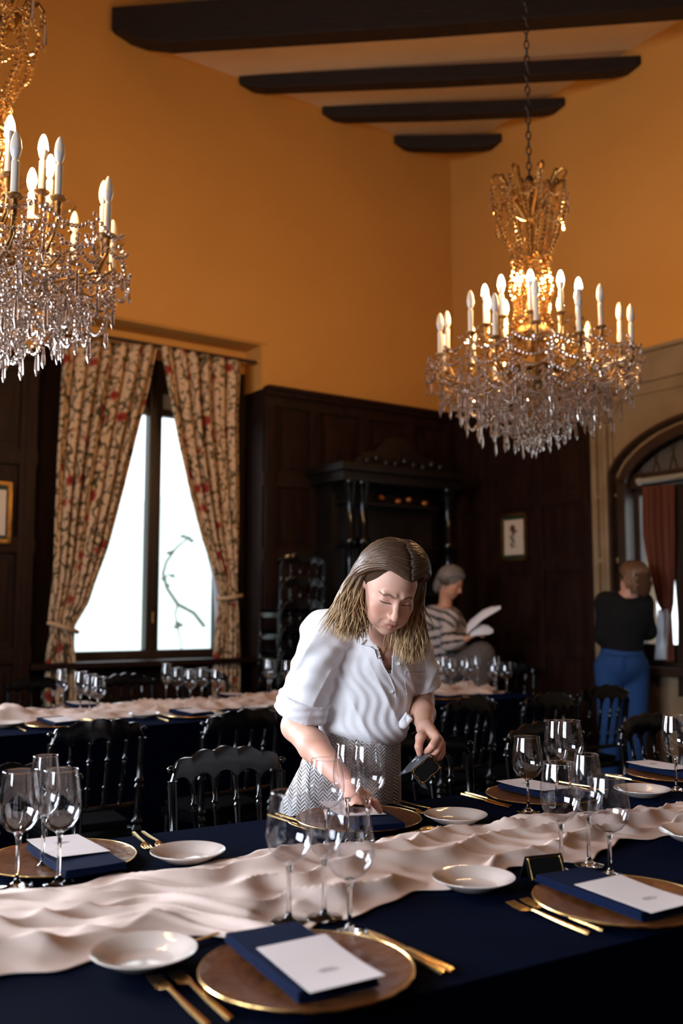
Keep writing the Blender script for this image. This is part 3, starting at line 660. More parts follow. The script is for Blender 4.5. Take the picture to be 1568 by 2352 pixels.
    while z < ZC - 2.10:
        a = .0 if k % 2 else PI / 2; c, s = math.cos(a), math.sin(a)
        pts = [(c * .012 * math.sin(2 * PI * i / 10), s * .012 * math.sin(2 * PI * i / 10), z + .024 + .026 * -math.cos(2 * PI * i / 10)) for i in range(11)]
        ch.tube(pts, .0038, 5, caps=False); z += .042; k += 1
    ch.build('hanging_chain', M['iron'], r)
    return r
ch1 = chandelier()
copy_tree(ch1, (-1.30, 3.30, 2.12), .35, 'crystal chandelier cut off by the left edge of the photo, nearest the camera', 'chandelier', 'crystal chandeliers')

# ------------------------------------------------------------------ chairs
def chair():
    r = empty('black_dining_chair', (0, 0, 0)); tag(r, 'x', 'chair', 'black spindle back chairs'); m = M['lacquer']
    # seat front at +y (towards the table), back at y=-.19
    MB().prism([(-.19, .15), (.19, .15), (.175, -.18), (-.175, -.18)], .40, .435).build('seat', m, r, bevel=.008)
    MB().prism([(-.175, .138), (.175, .138), (.16, -.165), (-.16, -.165)], .436, .465).build('seat_pad', M['cushion'], r, bevel=.014)
    legp = [(.013, 0), (.012, .05), (.016, .08), (.011, .12), (.018, .45), (.014, .50), (.021, .53), (.014, .57), (.020, .60), (.014, .64), (.018, .8), (.020, 1)]
    for sx in (-1, 1): MB().turned((sx * .175, .145, 0), (sx * .165, .125, .40), legp, 9).build('front_leg', m, r)
    backp = [(.016, 0), (.013, .04), (.017, .12), (.021, .28), (.015, .31), (.022, .335), (.015, .36), (.019, .40), (.022, .46), (.022, .50), (.015, .52), (.023, .54), (.015, .56), (.024, .58), (.014, .60), (.017, .66), (.013, .74), (.021, .755), (.014, .77), (.022, .785), (.013, .80), (.015, .90), (.016, 1)]
    for sx in (-1, 1): MB().turned((sx * .172, -.165, 0), (sx * .185, -.235, .80), backp, 10).build('back_post', m, r)
    # crest rail with scalloped edge, curved in plan
    n = 60; vs = []; hw = .198
    for i in range(n + 1):
        t = -1 + 2 * i / n; x = hw * t; yb = -.235 - .030 * (1 - t * t)
        arch = .045 * (1 - t ** 2) + (-.055 * max(0, abs(t) - .86) / .14 if abs(t) > .86 else 0)
        sc = .012 * abs(math.sin(PI * (t * .5 + .5) * 5)) if abs(t) < .92 else 0
        top = .835 + arch + sc * .9
        fr = abs(math.sin(PI * (t * .5 + .5) * 5)); low = .775 + .012 * (1 - t * t) + .030 * fr ** .6
        for (dy, z) in ((-.012, low), (-.014, (low + top) / 2), (-.008, top), (.008, top), (.012, (low + top) / 2), (.010, low)): vs.append((x, yb + dy, z))
    mb = MB(); k = 6
    fs = [tuple(range(k - 1, -1, -1)), tuple(range(n * k, n * k + k))]
    for i in range(n):
        for j in range(k): fs.append((i * k + j, i * k + (j + 1) % k, (i + 1) * k + (j + 1) % k, (i + 1) * k + j))
    mb.add(vs, fs); mb.ball((hw * .96, -.235, .835), (.014, .014, .012), 8, 5).ball((-hw * .96, -.235, .835), (.014, .014, .012), 8, 5)
    mb.build('crest_rail', m, r, ang=50)
    lr = MB(); pts = [(.178 * t, -.195 - .022 * (1 - t * t), .53) for t in (-1, -.5, 0, .5, 1)]
    lr.tube(pts, .011, 8); lr.build('lower_back_rail', m, r)
    spp = [(.007, 0), (.010, .08), (.006, .12), (.012, .22), (.007, .30), (.012, .32), (.007, .34), (.008, .42), (.009, .62), (.012, .66), (.007, .70), (.012, .73), (.007, .76), (.008, .9), (.010, 1)]
    for i in range(4):
        t = -.6 + .4 * i; MB().turned((.17 * t, -.195 - .02 * (1 - t * t), .53), (.19 * t, -.235 - .028 * (1 - t * t), .795), spp, 8).build('spindle', m, r)
    st = [(.006, 0), (.008, .3), (.012, .5), (.008, .7), (.006, 1)]
    for sx in (-1, 1):
        for z in (.15, .27): MB().turned((sx * .172, .138, z), (sx * .176, -.18, z), st, 7).build('stretcher', m, r)
    for z in (.20, .30): MB().turned((-.171, .138, z), (.171, .138, z), st, 7).build('stretcher', m, r)
    MB().turned((-.175, -.185, .24), (.175, -.185, .24), st, 7).build('stretcher', m, r)
    return r
CH = chair()
def UV1(u, v, z=0): c, s = math.cos(R(31)), math.sin(R(31)); return Vector((u * c - v * s, u * s + v * c, z))
def UV2(u, v, z=0): c, s = math.cos(R(35)), math.sin(R(35)); return Vector((u * c - v * s, u * s + v * c, z))
grp = 'black spindle back chairs'; first_chair = [True]
def put_chair(P, rz, label):
    if first_chair[0]: CH.location = P; CH.rotation_euler = (0, 0, rz); CH['label'] = label; first_chair[0] = False
    else: copy_tree(CH, P, rz, label, 'chair', grp)
freeze(CH)
for u, v, dr, lab in [(1.25, 2.585, 0, 'black spindle back chair at the near table just left of the woman in white'), (.64, 2.585, 4, 'black spindle back chair behind the two left wine glasses of the near table'), (2.02, 2.58, -4, 'black spindle back chair right of the woman, behind the card in her hand'), (2.60, 2.575, 0, 'black chair behind the three wine glasses on the right of the near table'), (3.20, 2.57, 3, 'black spindle back chair at the right edge of the near table')]:
    put_chair(UV1(u + (.03 if u < 1.5 and u > 1 else 0), v), R(31 + 180 + dr), lab)
for u, v, dr, lab in [(1.45, 3.98, -3, 'black spindle back chair at the left end of the second table, back to the camera'), (2.08, 3.98, 2, 'black spindle back chair at the second table, just left of the woman in white'), (2.70, 3.98, 0, 'black chair at the second table hidden mostly behind the woman in white'), (3.32, 3.88, 5, 'black chair at the second table right of the woman, tall glossy posts'), (3.84, 3.82, 0, 'black chair at the second table, between the two chairs right of the woman'), (4.50, 3.98, -6, 'black chair in front of the person in jeans')]:
    put_chair(UV2(u, v), R(35 + dr), lab)
for u, v, dr, lab in [(2.59, 6.0, 0, 'black chair on the window side of the second table, under the left window leaf'), (1.98, 6.0, 0, 'black chair on the window side of the second table, below the left curtain'), (3.20, 6.0, 5, 'black chair on the window side of the second table, below the right window leaf'), (5.45, 5.55, -60, 'black chair right behind the end of the second table, beside the person in jeans')]:
    put_chair(UV2(u, v), R(35 + 180 + dr), lab)
for k in range(6):
    P = UV2(3.93, 6.33, .172 * k); put_chair(P + Vector((0, .0, 0)), R(32), ['lowest', 'second lowest', 'third lowest', 'fourth lowest', 'fifth lowest', 'topmost'][k] + ' black chair of the tall stack beside the right floral curtain')

# ------------------------------------------------------------------ tables and cloths
def cloth_table(fn, u0, u1, v0, v1, label, clabel, topz=.75):
    P = fn((u0 + u1) / 2, (v0 + v1) / 2, 0); t = empty('banquet_table', P); tag(t, label, 'table', 'long banquet tables')
    g = lambda a, b, z: fn(a, b, z) - P
    MB().box((u0 + .01, v0 + .01, topz - .035), (u1 - .01, v1 - .01, topz - .004), g).build('tabletop', M['wood'], t, smooth=False)
    for a in (u0 + .12, u1 - .12):
        for b in (v0 + .12, v1 - .12): MB().box((a - .03, b - .03, 0), (a + .03, b + .03, topz - .035), g).build('leg', M['wood'], t, smooth=False)
    # cloth: top plus hanging sides with soft folds
    L, Wd = u1 - u0, v1 - v0; per = []
    def pt(s):
        s %= 2 * (L + Wd)
        if s < L: return u0 + s, v0, 0, -1
        if s < L + Wd: return u1, v0 + s - L, 1, 0
        if s < 2 * L + Wd: return u1 - (s - L - Wd), v1, 0, 1
        return u0, v1 - (s - 2 * L - Wd), -1, 0
    n = int(2 * (L + Wd) / .035); V = []; F = []; rows = [(0, 0), (.004, .004), (.010, .010), (.10, .10), (.25, .25), (.45, .45), (.66, .66)]
    for j, (dz, k) in enumerate(rows):
        for i in range(n):
            s = 2 * (L + Wd) * i / n; a, b, nu, nv = pt(s); f = (.004 if j > 0 else 0) + k * (.020 + .018 * math.sin(s * 9 + .8 * math.sin(s * 3)) )
            V.append(tuple(fn(a + nu * f, b + nv * f, topz - dz)))
    m = len(rows)
    F += [(j * n + i, j * n + (i + 1) % n, (j + 1) * n + (i + 1) % n, (j + 1) * n + i) for j in range(m - 1) for i in range(n)]
    F.append(tuple(range(n)))
    me = bpy.data.meshes.new('tablecloth'); me.from_pydata(V, [], F); me.materials.append(M['navy']); me.polygons.foreach_set('use_smooth', [True] * len(F)); me.set_sharp_from_angle(angle=R(60))
    o = bpy.data.objects.new('tablecloth', me); C.objects.link(o); tag(o, clabel, 'tablecloth')
cloth_table(UV1, -1.2, 4.6, 1.22, 2.41, 'long table under the near navy cloth', 'navy cloth over the near table where the woman in white works')
cloth_table(UV2, -.2, 4.79, 4.50, 5.69, 'long table under the second navy cloth, by the window', 'navy cloth over the second table, nearer the window')

def interp(pl, x):
    if x <= pl[0][0]: return pl[0][1]
    for (a, b), (c, d) in zip(pl, pl[1:]):
        if x <= c: t = (x - a) / (c - a); t = t * t * (3 - 2 * t); return b + (d - b) * t
    return pl[-1][1]
def runner(fn, u0, u1, lo, hi, flats, label, nu, nv, seed, z0=.752, h0=1.0, humps=()):
    rs = random.Random(seed); ph = [rs.uniform(0, 6.28) for _ in range(40)]
    V = np.zeros(((nu + 1) * (nv + 1), 3)); k = 0
    for i in range(nu + 1):
        u = u0 + (u1 - u0) * i / nu; a = interp(lo, u); b = interp(hi, u)
        a += .012 * math.sin(u * 21 + ph[0]) + .008 * math.sin(u * 47 + ph[1]); b += .012 * math.sin(u * 19 + ph[2]) + .008 * math.sin(u * 53 + ph[3])
        for j in range(nv + 1):
            t = j / nv; v = a + (b - a) * t
            w = t * 3.6 + .60 * math.sin(u * 2.6 + ph[4]) + .30 * math.sin(u * 6.1 + 2 * t + ph[5]) + .12 * math.sin(u * 13 + 5 * t + ph[6])
            r1 = 1 - abs(math.sin(PI * w)); r1 = r1 ** 1.3
            w2 = t * 2.3 - u * 1.1 + .4 * math.sin(u * 4.7 + ph[7]); r2 = .5 + .5 * math.sin(2 * PI * w2)
            w3 = t * 3 + u * 5.5 + .8 * math.sin(u * 6 + t * 4 + ph[8]); r3 = (1 - abs(math.sin(PI * w3))) ** 2
            amp = .6 + .4 * math.sin(u * 5.3 + ph[9]) * math.sin(u * 2.1 + ph[10])
            z = (.005 + .036 * r1 ** 1.5 * amp + .010 * r2 + .012 * r3 * (1 - .6 * amp) + .0025 * math.sin(u * 60 + t * 9) * math.sin(t * 23 + u * 8)) * h0
            for (hu, hv, hr, hh) in humps: z += hh * math.exp(-((u - hu) ** 2 + (v - hv) ** 2) / hr ** 2)
            e = min(t, 1 - t) / .12; z *= min(1, .25 + .75 * e) if e < 1 else 1
            for (fu, fv, fr) in flats:
                d = math.hypot(u - fu, v - fv)
                if d < fr * 2.0: q = max(0, min(1, (d - fr * 1.08) / (fr * .75 + .01))); z = z * q + .0008 * (1 - q)
            V[k] = fn(u, v, z0 + z); k += 1
    F = [(i * (nv + 1) + j, (i + 1) * (nv + 1) + j, (i + 1) * (nv + 1) + j + 1, i * (nv + 1) + j + 1) for i in range(nu) for j in range(nv)]
    o = raw_mesh('table_runner', V, F, M['gauze']); tag(o, label, 'table runner'); md = o.modifiers.new('solid', 'SOLIDIFY'); md.thickness = .0012; md.offset = 1
    return o

# ------------------------------------------------------------------ tableware
def wine_glass(name, bowl, H, label):
    r = empty(name, (0, 0, 0)); tag(r, label, 'wine glass')
    MB().lathe(bowl, 32, caps=False).build('bowl', M['bowlglass'], r, recalc=True, ang=80)
    MB().tube([(bowl[-1][0] * math.cos(2 * PI * i / 32), bowl[-1][0] * math.sin(2 * PI * i / 32), bowl[-1][1]) for i in range(33)], .0009, 6, caps=False).build('rim', M['stemglass'], r)
    zb = bowl[0][1]
    MB().lathe([(.0005, zb + .004), (.007, zb + .003), (.0085, zb), (.0055, zb - .008), (.0042, zb - .02), (.0038, zb * .5), (.0042, .018), (.008, .008), (.016, .0045), (.033, .0025), (.0335, .001), (.030, 0), (.0005, 0)][::-1], 24, caps=False).build('stem_and_foot', M['stemglass'], r, ang=80)
    return r
bowlA = [(.001, .105), (.012, .107), (.026, .115), (.037, .130), (.0425, .147), (.044, .160), (.042, .185), (.038, .210), (.0345, .232)]
bowlB = [(.001, .110), (.010, .112), (.022, .121), (.031, .137), (.0355, .156), (.036, .172), (.033, .200), (.029, .225), (.0265, .242)]
bowlC = [(.001, .090), (.012, .092), (.027, .100), (.039, .115), (.044, .132), (.0445, .145), (.042, .170), (.038, .195), (.0355, .208)]
gA = wine_glass('wine_glass', bowlA, .232, 'x'); gB = wine_glass('wine_glass', bowlB, .242, 'x'); gC = wine_glass('wine_glass', bowlC, .208, 'x')
GL = {'A': gA, 'B': gB, 'C': gC}; usedg = {'A': 0, 'B': 0, 'C': 0}
for q in GL.values(): freeze(q)
TZ = .7525
def put_glass(kind, P, label, group=None, rz=0):
    o = GL[kind]
    if not usedg[kind]: o.location = P; o['label'] = label; usedg[kind] = 1; (group and tag(o, group=group)); return
    copy_tree(o, P, rz, label, 'wine glass', group)
near = [('A', .479, 2.099, 'wine glass at the left edge of the near table, the leftmost in front'), ('A', .557, 2.071, 'wine glass in front of the white menu card at the left of the near table'), ('B', .560, 2.215, 'taller wine glass standing behind the two leftmost glasses'),
        ('A', .852, 1.604, 'leftmost wine glass of the middle cluster, on the cream runner'), ('C', .918, 1.500, 'nearest wine glass of the middle cluster, in front of the others'), ('B', .918, 1.590, 'tall slim wine glass in the middle cluster behind the nearest one'),
        ('C', 1.186, 2.045, 'left wine glass of the three in front of the woman in white'), ('B', 1.240, 2.035, 'slim middle wine glass of the three in front of the woman'), ('A', 1.308, 2.05, 'right wine glass of the three in front of the woman, by her hand'),
        ('A', 1.519, 1.598, 'front left wine glass of the right cluster on the runner'), ('B', 1.612, 1.609, 'middle back wine glass of the right near cluster'), ('C', 1.586, 1.521, 'front right wine glass of the right near cluster beside the charger'),
        ('C', 1.879, 2.105, 'wine glass at the far side of the near table, left of the tall one'), ('B', 2.020, 2.138, 'tallest wine glass at the far right place setting'), ('A', 2.115, 2.182, 'wine glass hidden behind the tall one at the far right setting'),
        ('A', 2.504, 2.112, 'wine glass at the right edge of the near table')]
for k, u, v, lab in near: put_glass(k, UV1(u, v, TZ), lab)
cl2 = [('B', 1.79, 5.22), ('A', 1.86, 5.12), ('C', 1.95, 5.22), ('C', 1.92, 5.02), ('B', 2.50, 5.42), ('C', 2.62, 5.52), ('C', 2.60, 5.30), ('C', 2.74, 5.42), ('C', 2.77, 5.28),
       ('B', 3.26, 5.50), ('A', 3.36, 5.42), ('A', 3.33, 5.58), ('C', 3.60, 5.42), ('A', 3.70, 5.50), ('A', 4.36, 5.22), ('B', 4.44, 5.10), ('A', 4.50, 5.22), ('A', 4.40, 4.98), ('A', 4.52, 4.94), ('B', 4.70, 5.05), ('A', 4.64, 5.12), ('C', 4.66, 4.84), ('B', 4.74, 4.90), ('C', 4.74, 4.80)]
CLU = [(0, 4, 'of the left cluster on the second table', 'glasses of the left cluster on the second table'), (4, 9, 'of the cluster under the window mullion, second table', 'glasses of the window cluster on the second table'),
       (9, 12, 'of three on the second table by the chair stack', 'glasses in front of the chair stack'), (12, 14, 'of two beside the white shirt sleeve, second table', 'glasses beside the white shirt sleeve'),
       (14, 21, 'of those in front of the striped sweater', 'glasses in front of the striped sweater'), (21, 24, 'of three at the right end of the second table', 'glasses at the right end of the second table')]
ORD = ['leftmost', 'second from left', 'third from left', 'fourth from left', 'fifth from left', 'sixth from left', 'seventh from left']
for a_, b_, txt, grp_ in CLU:
    ids = sorted(range(a_, b_), key=lambda i: pix(UV2(cl2[i][1], cl2[i][2], .8))[0])
    for n_, i in enumerate(ids):
        w_ = ORD[n_] if n_ < len(ids) - 1 else 'rightmost'
        put_glass(cl2[i][0], UV2(cl2[i][1], cl2[i][2], TZ), w_ + ' wine glass ' + txt, grp_, i * .7)

def plate():
    r = MB().lathe([(.001, .004), (.045, .004), (.050, .006), (.066, .014), (.082, .022), (.085, .0225), (.0855, .021), (.083, .019), (.066, .010), (.052, .001), (.048, 0), (.001, 0)], 48).build('bread_plate', M['porcelain'], ang=70); return tag(r, 'x', 'plate', None)
PL = plate(); usedp = [0]
def put_plate(P, label, tilt=0, sc=1):
    if not usedp[0]: o = PL; usedp[0] = 1
    else: o = PL.copy(); C.objects.link(o)
    o.location = P; o.rotation_euler = (tilt, 0, 0); o['label'] = label; o.scale = (sc, sc, 1)
for u, v, lab in [(.555, 1.541, 'white bread plate overlapping the runner at the front left'), (1.277, 1.600, 'white bread plate in the middle right, above the two gold forks'), (.857, 2.105, 'white bread plate tucked under the runner at the far left'), (1.618, 2.100, 'white bread plate right of the place the woman is setting'), (2.334, 2.099, 'white bread plate at the far right place, behind the wine glasses'), (2.005, 1.640, 'white bread plate cut off by the right edge')]:
    put_plate(UV1(u, v, TZ + .002), lab, 0)
def charger():
    n = 96; mb = MB(); prof = [(.001, .006), (.10, .006), (.112, .008), (.120, .009), (.150, .0112), (.166, .0130), (.169, .0122), (.168, .0100), (.150, .007), (.118, .002), (.112, .0), (.001, .0)]
    vs = []; fs = []
    for j, (rr, z) in enumerate(prof):
        for i in range(n):
            a = 2 * PI * i / n; w = 1 + (.006 * math.sin(a * 24) if rr > .16 else 0); vs.append((rr * w * math.cos(a), rr * w * math.sin(a), z))
    fs = [(j * n + i, j * n + (i + 1) % n, (j + 1) * n + (i + 1) % n, (j + 1) * n + i) for j in range(len(prof) - 1) for i in range(n)]
    mb.add(vs, fs); r = mb.build('charger_plate', M['charger'], ang=70)
    MB().tube([(.1675 * math.cos(2 * PI * i / 96), .1675 * math.sin(2 * PI * i / 96), .0127) for i in range(97)], .0016, 6, caps=False).build('gilt_rim', M['gold'], r)
    return tag(r, 'x', 'charger plate', None)
CG = charger(); freeze(CG)
def napkin():
    w, l = .067, .145; mb = MB()
    for k, (a, b) in enumerate([(1.0, 1.0), (.985, .985), (.97, .975)]):
        z = .0 + k * .0051; n = 10; vs = []
        for j in range(n + 1):
            for i in range(n + 1):
                x = (-1 + 2 * i / n) * w * a; y = (-1 + 2 * j / n) * l * b; vs.append((x + .001 * math.sin(y * 60 + k), y, z + .0044 + .0006 * math.sin(x * 40 + k) * math.sin(y * 30)))
        m = len(vs); vs += [(x, y, z2 - .0040) for x, y, z2 in vs]
        g = lambda i, j: j * (n + 1) + i
        fs = [(g(i, j), g(i + 1, j), g(i + 1, j + 1), g(i, j + 1)) for i in range(n) for j in range(n)] + [(m + g(i, j + 1), m + g(i + 1, j + 1), m + g(i + 1, j), m + g(i, j)) for i in range(n) for j in range(n)]
        for i in range(n):
            fs += [(g(i, 0), m + g(i, 0), m + g(i + 1, 0), g(i + 1, 0)), (g(i + 1, n), m + g(i + 1, n), m + g(i, n), g(i, n)), (g(0, i + 1), m + g(0, i + 1), m + g(0, i), g(0, i)), (g(n, i), m + g(n, i), m + g(n, i + 1), g(n, i + 1))]
        mb.add(vs, fs)
    return tag(mb.build('folded_napkin', M['napkin'], bevel=.0, ang=60), 'x', 'napkin')
NP = napkin()
def menu():
    n = 12; w, l = .061, .101; vs = []; 
    for j in range(n + 1):
        for i in range(n + 1): x = (-1 + 2 * i / n) * w; y = (-1 + 2 * j / n) * l; vs.append((x, y, .0008 + .004 * (abs(y) / l) ** 2 * (x / w * .5 + .5)))
    m = len(vs); vs += [(x, y, z + .0006) for x, y, z in vs]; g = lambda i, j: j * (n + 1) + i
    fs = [(g(i, j + 1), g(i + 1, j + 1), g(i + 1, j), g(i, j)) for i in range(n) for j in range(n)] + [(m + g(i, j), m + g(i + 1, j), m + g(i + 1, j + 1), m + g(i, j + 1)) for i in range(n) for j in range(n)]
    for i in range(n):
        fs += [(g(i, 0), g(i + 1, 0), m + g(i + 1, 0), m + g(i, 0)), (g(i + 1, n), g(i, n), m + g(i, n), m + g(i + 1, n)), (g(0, i + 1), g(0, i), m + g(0, i), m + g(0, i + 1)), (g(n, i), g(n, i + 1), m + g(n, i + 1), m + g(n, i))]
    o = MB().add(vs, fs).build('menu_card', M['paper'], recalc=True, ang=60)
    ln = MB()
    for k, hw in enumerate((.012, .018, .014)): ln.box((-hw, -.030 - .006 * k, .0018), (hw, -.0285 - .006 * k, .0020))
    ln.build('printed_lines', M['ink'], o, smooth=False)
    return tag(o, 'x', 'menu card', None)
MN = menu(); freeze(MN)
def fork():
    mb = MB(); pts = [(0, -.10, .002), (0, -.02, .003), (0, .03, .008), (0, .045, .004)]
    def strip(path, wd, th):
        vs = []; 
        for (y, z), w, t in zip(path, wd, th): vs += [(-w, y, z), (-w * .8, y, z + t), (w * .8, y, z + t), (w, y, z)]
        n = len(path); fs = [(0, 1, 2, 3), tuple(4 * (n - 1) + k for k in (3, 2, 1, 0))]
        for i in range(n - 1):
            for k in range(4): fs.append((4 * i + k, 4 * i + 4 + k, 4 * i + 4 + (k + 1) % 4, 4 * i + (k + 1) % 4))
        return vs, fs
    h = MB().add(*strip([(-.105, .001), (-.10, .001), (-.03, .003), (.02, .006), (.034, .007)], [.004, .0048, .0040, .0030, .0035], [.003, .0035, .003, .0025, .002]))
    o = h.build('dinner_fork', M['gold'], ang=50)
    t = MB().add(*strip([(.034, .007), (.045, .004), (.058, .002)], [.0035, .011, .0125], [.002, .0015, .0015]))
    for k in range(4):
        x = -.0098 + .0065 * k; t.tube([(x, .056, .003), (x, .075, .0035), (x * .95, .098, .007)], [.0017, .0016, .0009], 5)
    t.build('tines', M['gold'], o, ang=50); return tag(o, 'x', 'fork', None), strip
FK, strip = fork(); freeze(FK)
def knife():
    h = MB().add(*strip([(-.115, .001), (-.11, .001), (-.05, .002), (0, .003)], [.004, .005, .0045, .0038], [.004, .005, .0045, .003])); o = h.build('table_knife', M['gold'], ang=50)
    MB().add(*strip([(0, .002), (.02, .002), (.08, .002), (.108, .002), (.118, .002)], [.0038, .0075, .0085, .005, .001], [.002, .0018, .0015, .001, .0005])).build('blade', M['gold'], o, ang=50); return tag(o, 'x', 'knife', None)
KN = knife(); freeze(KN)
def spoon():
    o = MB().add(*strip([(-.09, .001), (-.085, .001), (-.02, .003), (.035, .005), (.045, .004)], [.0035, .0045, .0035, .0025, .004], [.0028, .003, .0025, .002, .002])).build('dessert_spoon', M['gold'], ang=50)
    b = MB().ball((0, .065, .006), (.0165, .025, .0055), 16, 8).build('spoon_bowl', M['gold'], o); return tag(o, 'x', 'spoon', None)
SP = spoon(); freeze(SP)
USED = set()
def put(o, P, rz, label, group=None, tilt=0):
    if o.name in USED: c = copy_tree(o, P, rz, label, None, group)
    else: USED.add(o.name); o.location = P; c = o; o['label'] = label; (group and tag(o, group=group))
    c.rotation_euler = (tilt, 0, rz); return c
# near side places (diner at the camera side)
for u, v, who, nr in [(.757, 1.365, 'nearest place, bottom centre', -3), (1.450, 1.365, 'near place at the right edge', -2)]:
    put(CG, UV1(u, v, TZ), 0, 'amber charger plate at the ' + who)
    put(NP, UV1(u - .005, v + .022, TZ + .0130), R(31 + nr), 'folded navy napkin on the charger at the ' + who)
    put(MN, UV1(u + .000, v - .036, TZ + .0288), R(31 + nr - 1), 'cream menu card on the navy napkin at the ' + who)
for (u, v, lab) in [(.548, 1.375, 'left gold fork of the pair at the nearest place'), (.583, 1.378, 'right gold fork of the pair at the nearest place'), (1.268, 1.378, 'left gold fork of the pair below the middle right bread plate'), (1.303, 1.378, 'right gold fork of the pair below the middle right bread plate')]: put(FK, UV1(u, v, TZ), R(31 + 1.5), lab)
for (u, v, lab) in [(.935, 1.372, 'left gold knife right of the nearest charger'), (.953, 1.372, 'right gold knife right of the nearest charger')]: put(KN, UV1(u, v, TZ), R(31 + 3), lab)
put(SP, UV1(.70, 1.60, TZ), R(31 - 75), 'gold dessert spoon above the nearest charger, half under the napkin')
# far side places (diner opposite)
for u, v, who, nr, nu, nv in [(.605, 2.240, 'far left place', 3, .02, -.03), (1.400, 2.240, 'place the woman is setting', -14, .0, -.01), (2.055, 2.240, 'far right place behind the three glasses', 3, .01, .0), (2.70, 2.275, 'last place at the right edge', 0, .0, .02)]:
    put(CG, UV1(u, v, TZ), 1.3, 'amber charger plate at the ' + who)
    put(NP, UV1(u + nu, v + nv - .01, TZ + .0130), R(211 + nr), 'folded navy napkin on the charger at the ' + who)
    put(MN, UV1(u + nu, v + nv + .045, TZ + .0288), R(211 + nr + 2), 'cream menu card at the ' + who)
for (u, v, dr, lab) in [(.825, 2.325, -8, 'silver-gold fork at the far left place, left one'), (.855, 2.320, -4, 'gold fork at the far left place, right one'), (1.612, 2.300, -4, 'gold fork beside the woman’s place, left one'), (1.650, 2.300, -2, 'gold fork beside the woman’s place, right one'), (2.285, 2.30, 0, 'gold fork at the far right place behind the three glasses')]: put(FK, UV1(u, v, TZ), R(211 + dr), lab.replace('’', "'"))
for (u, v, dr, lab) in [(1.235, 2.325, 3, 'gold knife left of the woman’s place, outer one'), (1.262, 2.325, 4, 'gold knife left of the woman’s place, inner one'), (1.872, 2.29, -2, 'gold knife left of the far right charger, outer one'), (1.895, 2.30, -3, 'gold knife left of the far right charger, inner one'), (2.51, 2.30, 0, 'gold knife left of the last place')]: put(KN, UV1(u, v, TZ), R(211 + dr), lab.replace('’', "'"))
put(SP, UV1(1.43, 2.050, TZ + .001), R(31 - 84), 'gold dessert spoon above the place the woman is setting')
# second table places
for i, (u, v, side) in enumerate([(1.62, 4.72, 0), (2.34, 4.72, 0), (3.02, 4.72, 0), (4.10, 4.72, 0), (2.0, 5.47, 1), (3.00, 5.47, 1), (4.15, 5.45, 1)]):
    w = ['front left', 'front second', 'front third, behind the woman', 'front right', 'window side left', 'window side middle', 'window side right'][i] + ' place of the second table'
    a = R(35 + 180 * side); sg = 1 if side == 0 else -1
    put(CG, UV2(u, v, TZ), a, 'dark charger plate at the ' + w); put(NP, UV2(u, v + .03 * sg, TZ + .0130), a, 'navy napkin at the ' + w); put(MN, UV2(u, v - .01 * sg, TZ + .0288), a, 'menu card at the ' + w)
    put_plate(UV2(u - .24 * sg, v + .10 * sg, TZ), 'bread plate at the ' + w)
    put(FK, UV2(u - .21 * sg, v - .03, TZ), a, 'fork at the ' + w); put(KN, UV2(u + .20 * sg, v - .03, TZ), a, 'knife at the ' + w)

lo1 = [(-1.1, 1.60), (.2, 1.585), (.5, 1.60), (.68, 1.625), (.79, 1.50), (.93, 1.56), (1.12, 1.625), (1.25, 1.61), (1.44, 1.66), (1.56, 1.64), (1.94, 1.71), (2.2, 1.70), (4.4, 1.66)]
hi1 = [(-1.1, 2.09), (.44, 2.085), (.58, 2.03), (.70, 2.07), (.80, 2.06), (.97, 2.05), (1.06, 2.08), (1.31, 2.03), (1.50, 2.06), (1.70, 2.045), (1.96, 1.96), (2.29, 1.92), (4.4, 2.0)]
fl1 = [(u, v, .036) for _, u, v, _ in near] + [(.555, 1.541, .087), (1.277, 1.600, .087), (.857, 2.105, .060), (1.618, 2.10, .087), (2.005, 1.64, .087), (2.334, 2.099, .087)]
runner(UV1, -1.1, 4.4, lo1, hi1, fl1, 'crumpled cream gauze runner along the near table', 900, 84, 3)
lo2 = [(-.15, 4.92), (1.4, 4.92), (2.0, 4.83), (3.0, 4.93), (4.1, 4.85), (4.78, 4.78)]; hi2 = [(-.15, 5.42), (2.5, 5.36), (3.5, 5.40), (4.78, 5.30)]
fl2 = [(u, v, .036) for _, u, v in cl2]
runner(UV2, -.15, 4.78, lo2, hi2, fl2, 'crumpled cream gauze runner along the second table', 420, 44, 9, h0=1.3, humps=[(1.45, 5.05, .09, .055), (3.40, 5.25, .14, .05), (4.3, 4.95, .10, .03), (3.0, 5.2, .1, .02)])

# place card standing by the right charger
def gold_frame(mb, w, h, y, z0, tilt=None):
    def fr(p): return p
    pts = []
    for cx, cz in ((-w, z0), (w, z0), (w, z0 + h), (-w, z0 + h), (-w, z0)): pts.append((cx, y, cz))
    for (a, b) in zip(pts, pts[1:]): mb.tube([a, tuple((a[i] + b[i]) / 2 + (0, 0, .001)[i] for i in range(3)), b], [.0016, .0007, .0016], 5)
    for p in pts[:4]:
        for q in range(4): mb.ball((p[0] + random.uniform(-.002, .002), p[1], p[2] + random.uniform(-.002, .002)), .0022, 6, 4)
    return mb
def tent_card(name, loc, rot, label):
    r = empty(name, loc); r.rotation_euler = rot; tag(r, label, 'place card', None)
    w, h, a = .045, .054, R(24)
    for s in (-1, 1):
        T = Matrix.Translation((0, 0, h * math.cos(a))) @ Matrix.Rotation(s * a, 4, 'X')
        mb = MB().box((-w, -.0004, -h), (w, .0004, 0), lambda x, y, z: T @ Vector((x, y, z))); p = mb.build('card_panel', M['blackcard'], r, smooth=False)
        fr = gold_frame(MB(), w - .006, h - .012, -.0009 * s * -1, -h + .006); fr.v = [tuple(T @ Vector(v)) for v in fr.v]; fr.build('gold_border', M['gold'], p)
    return r
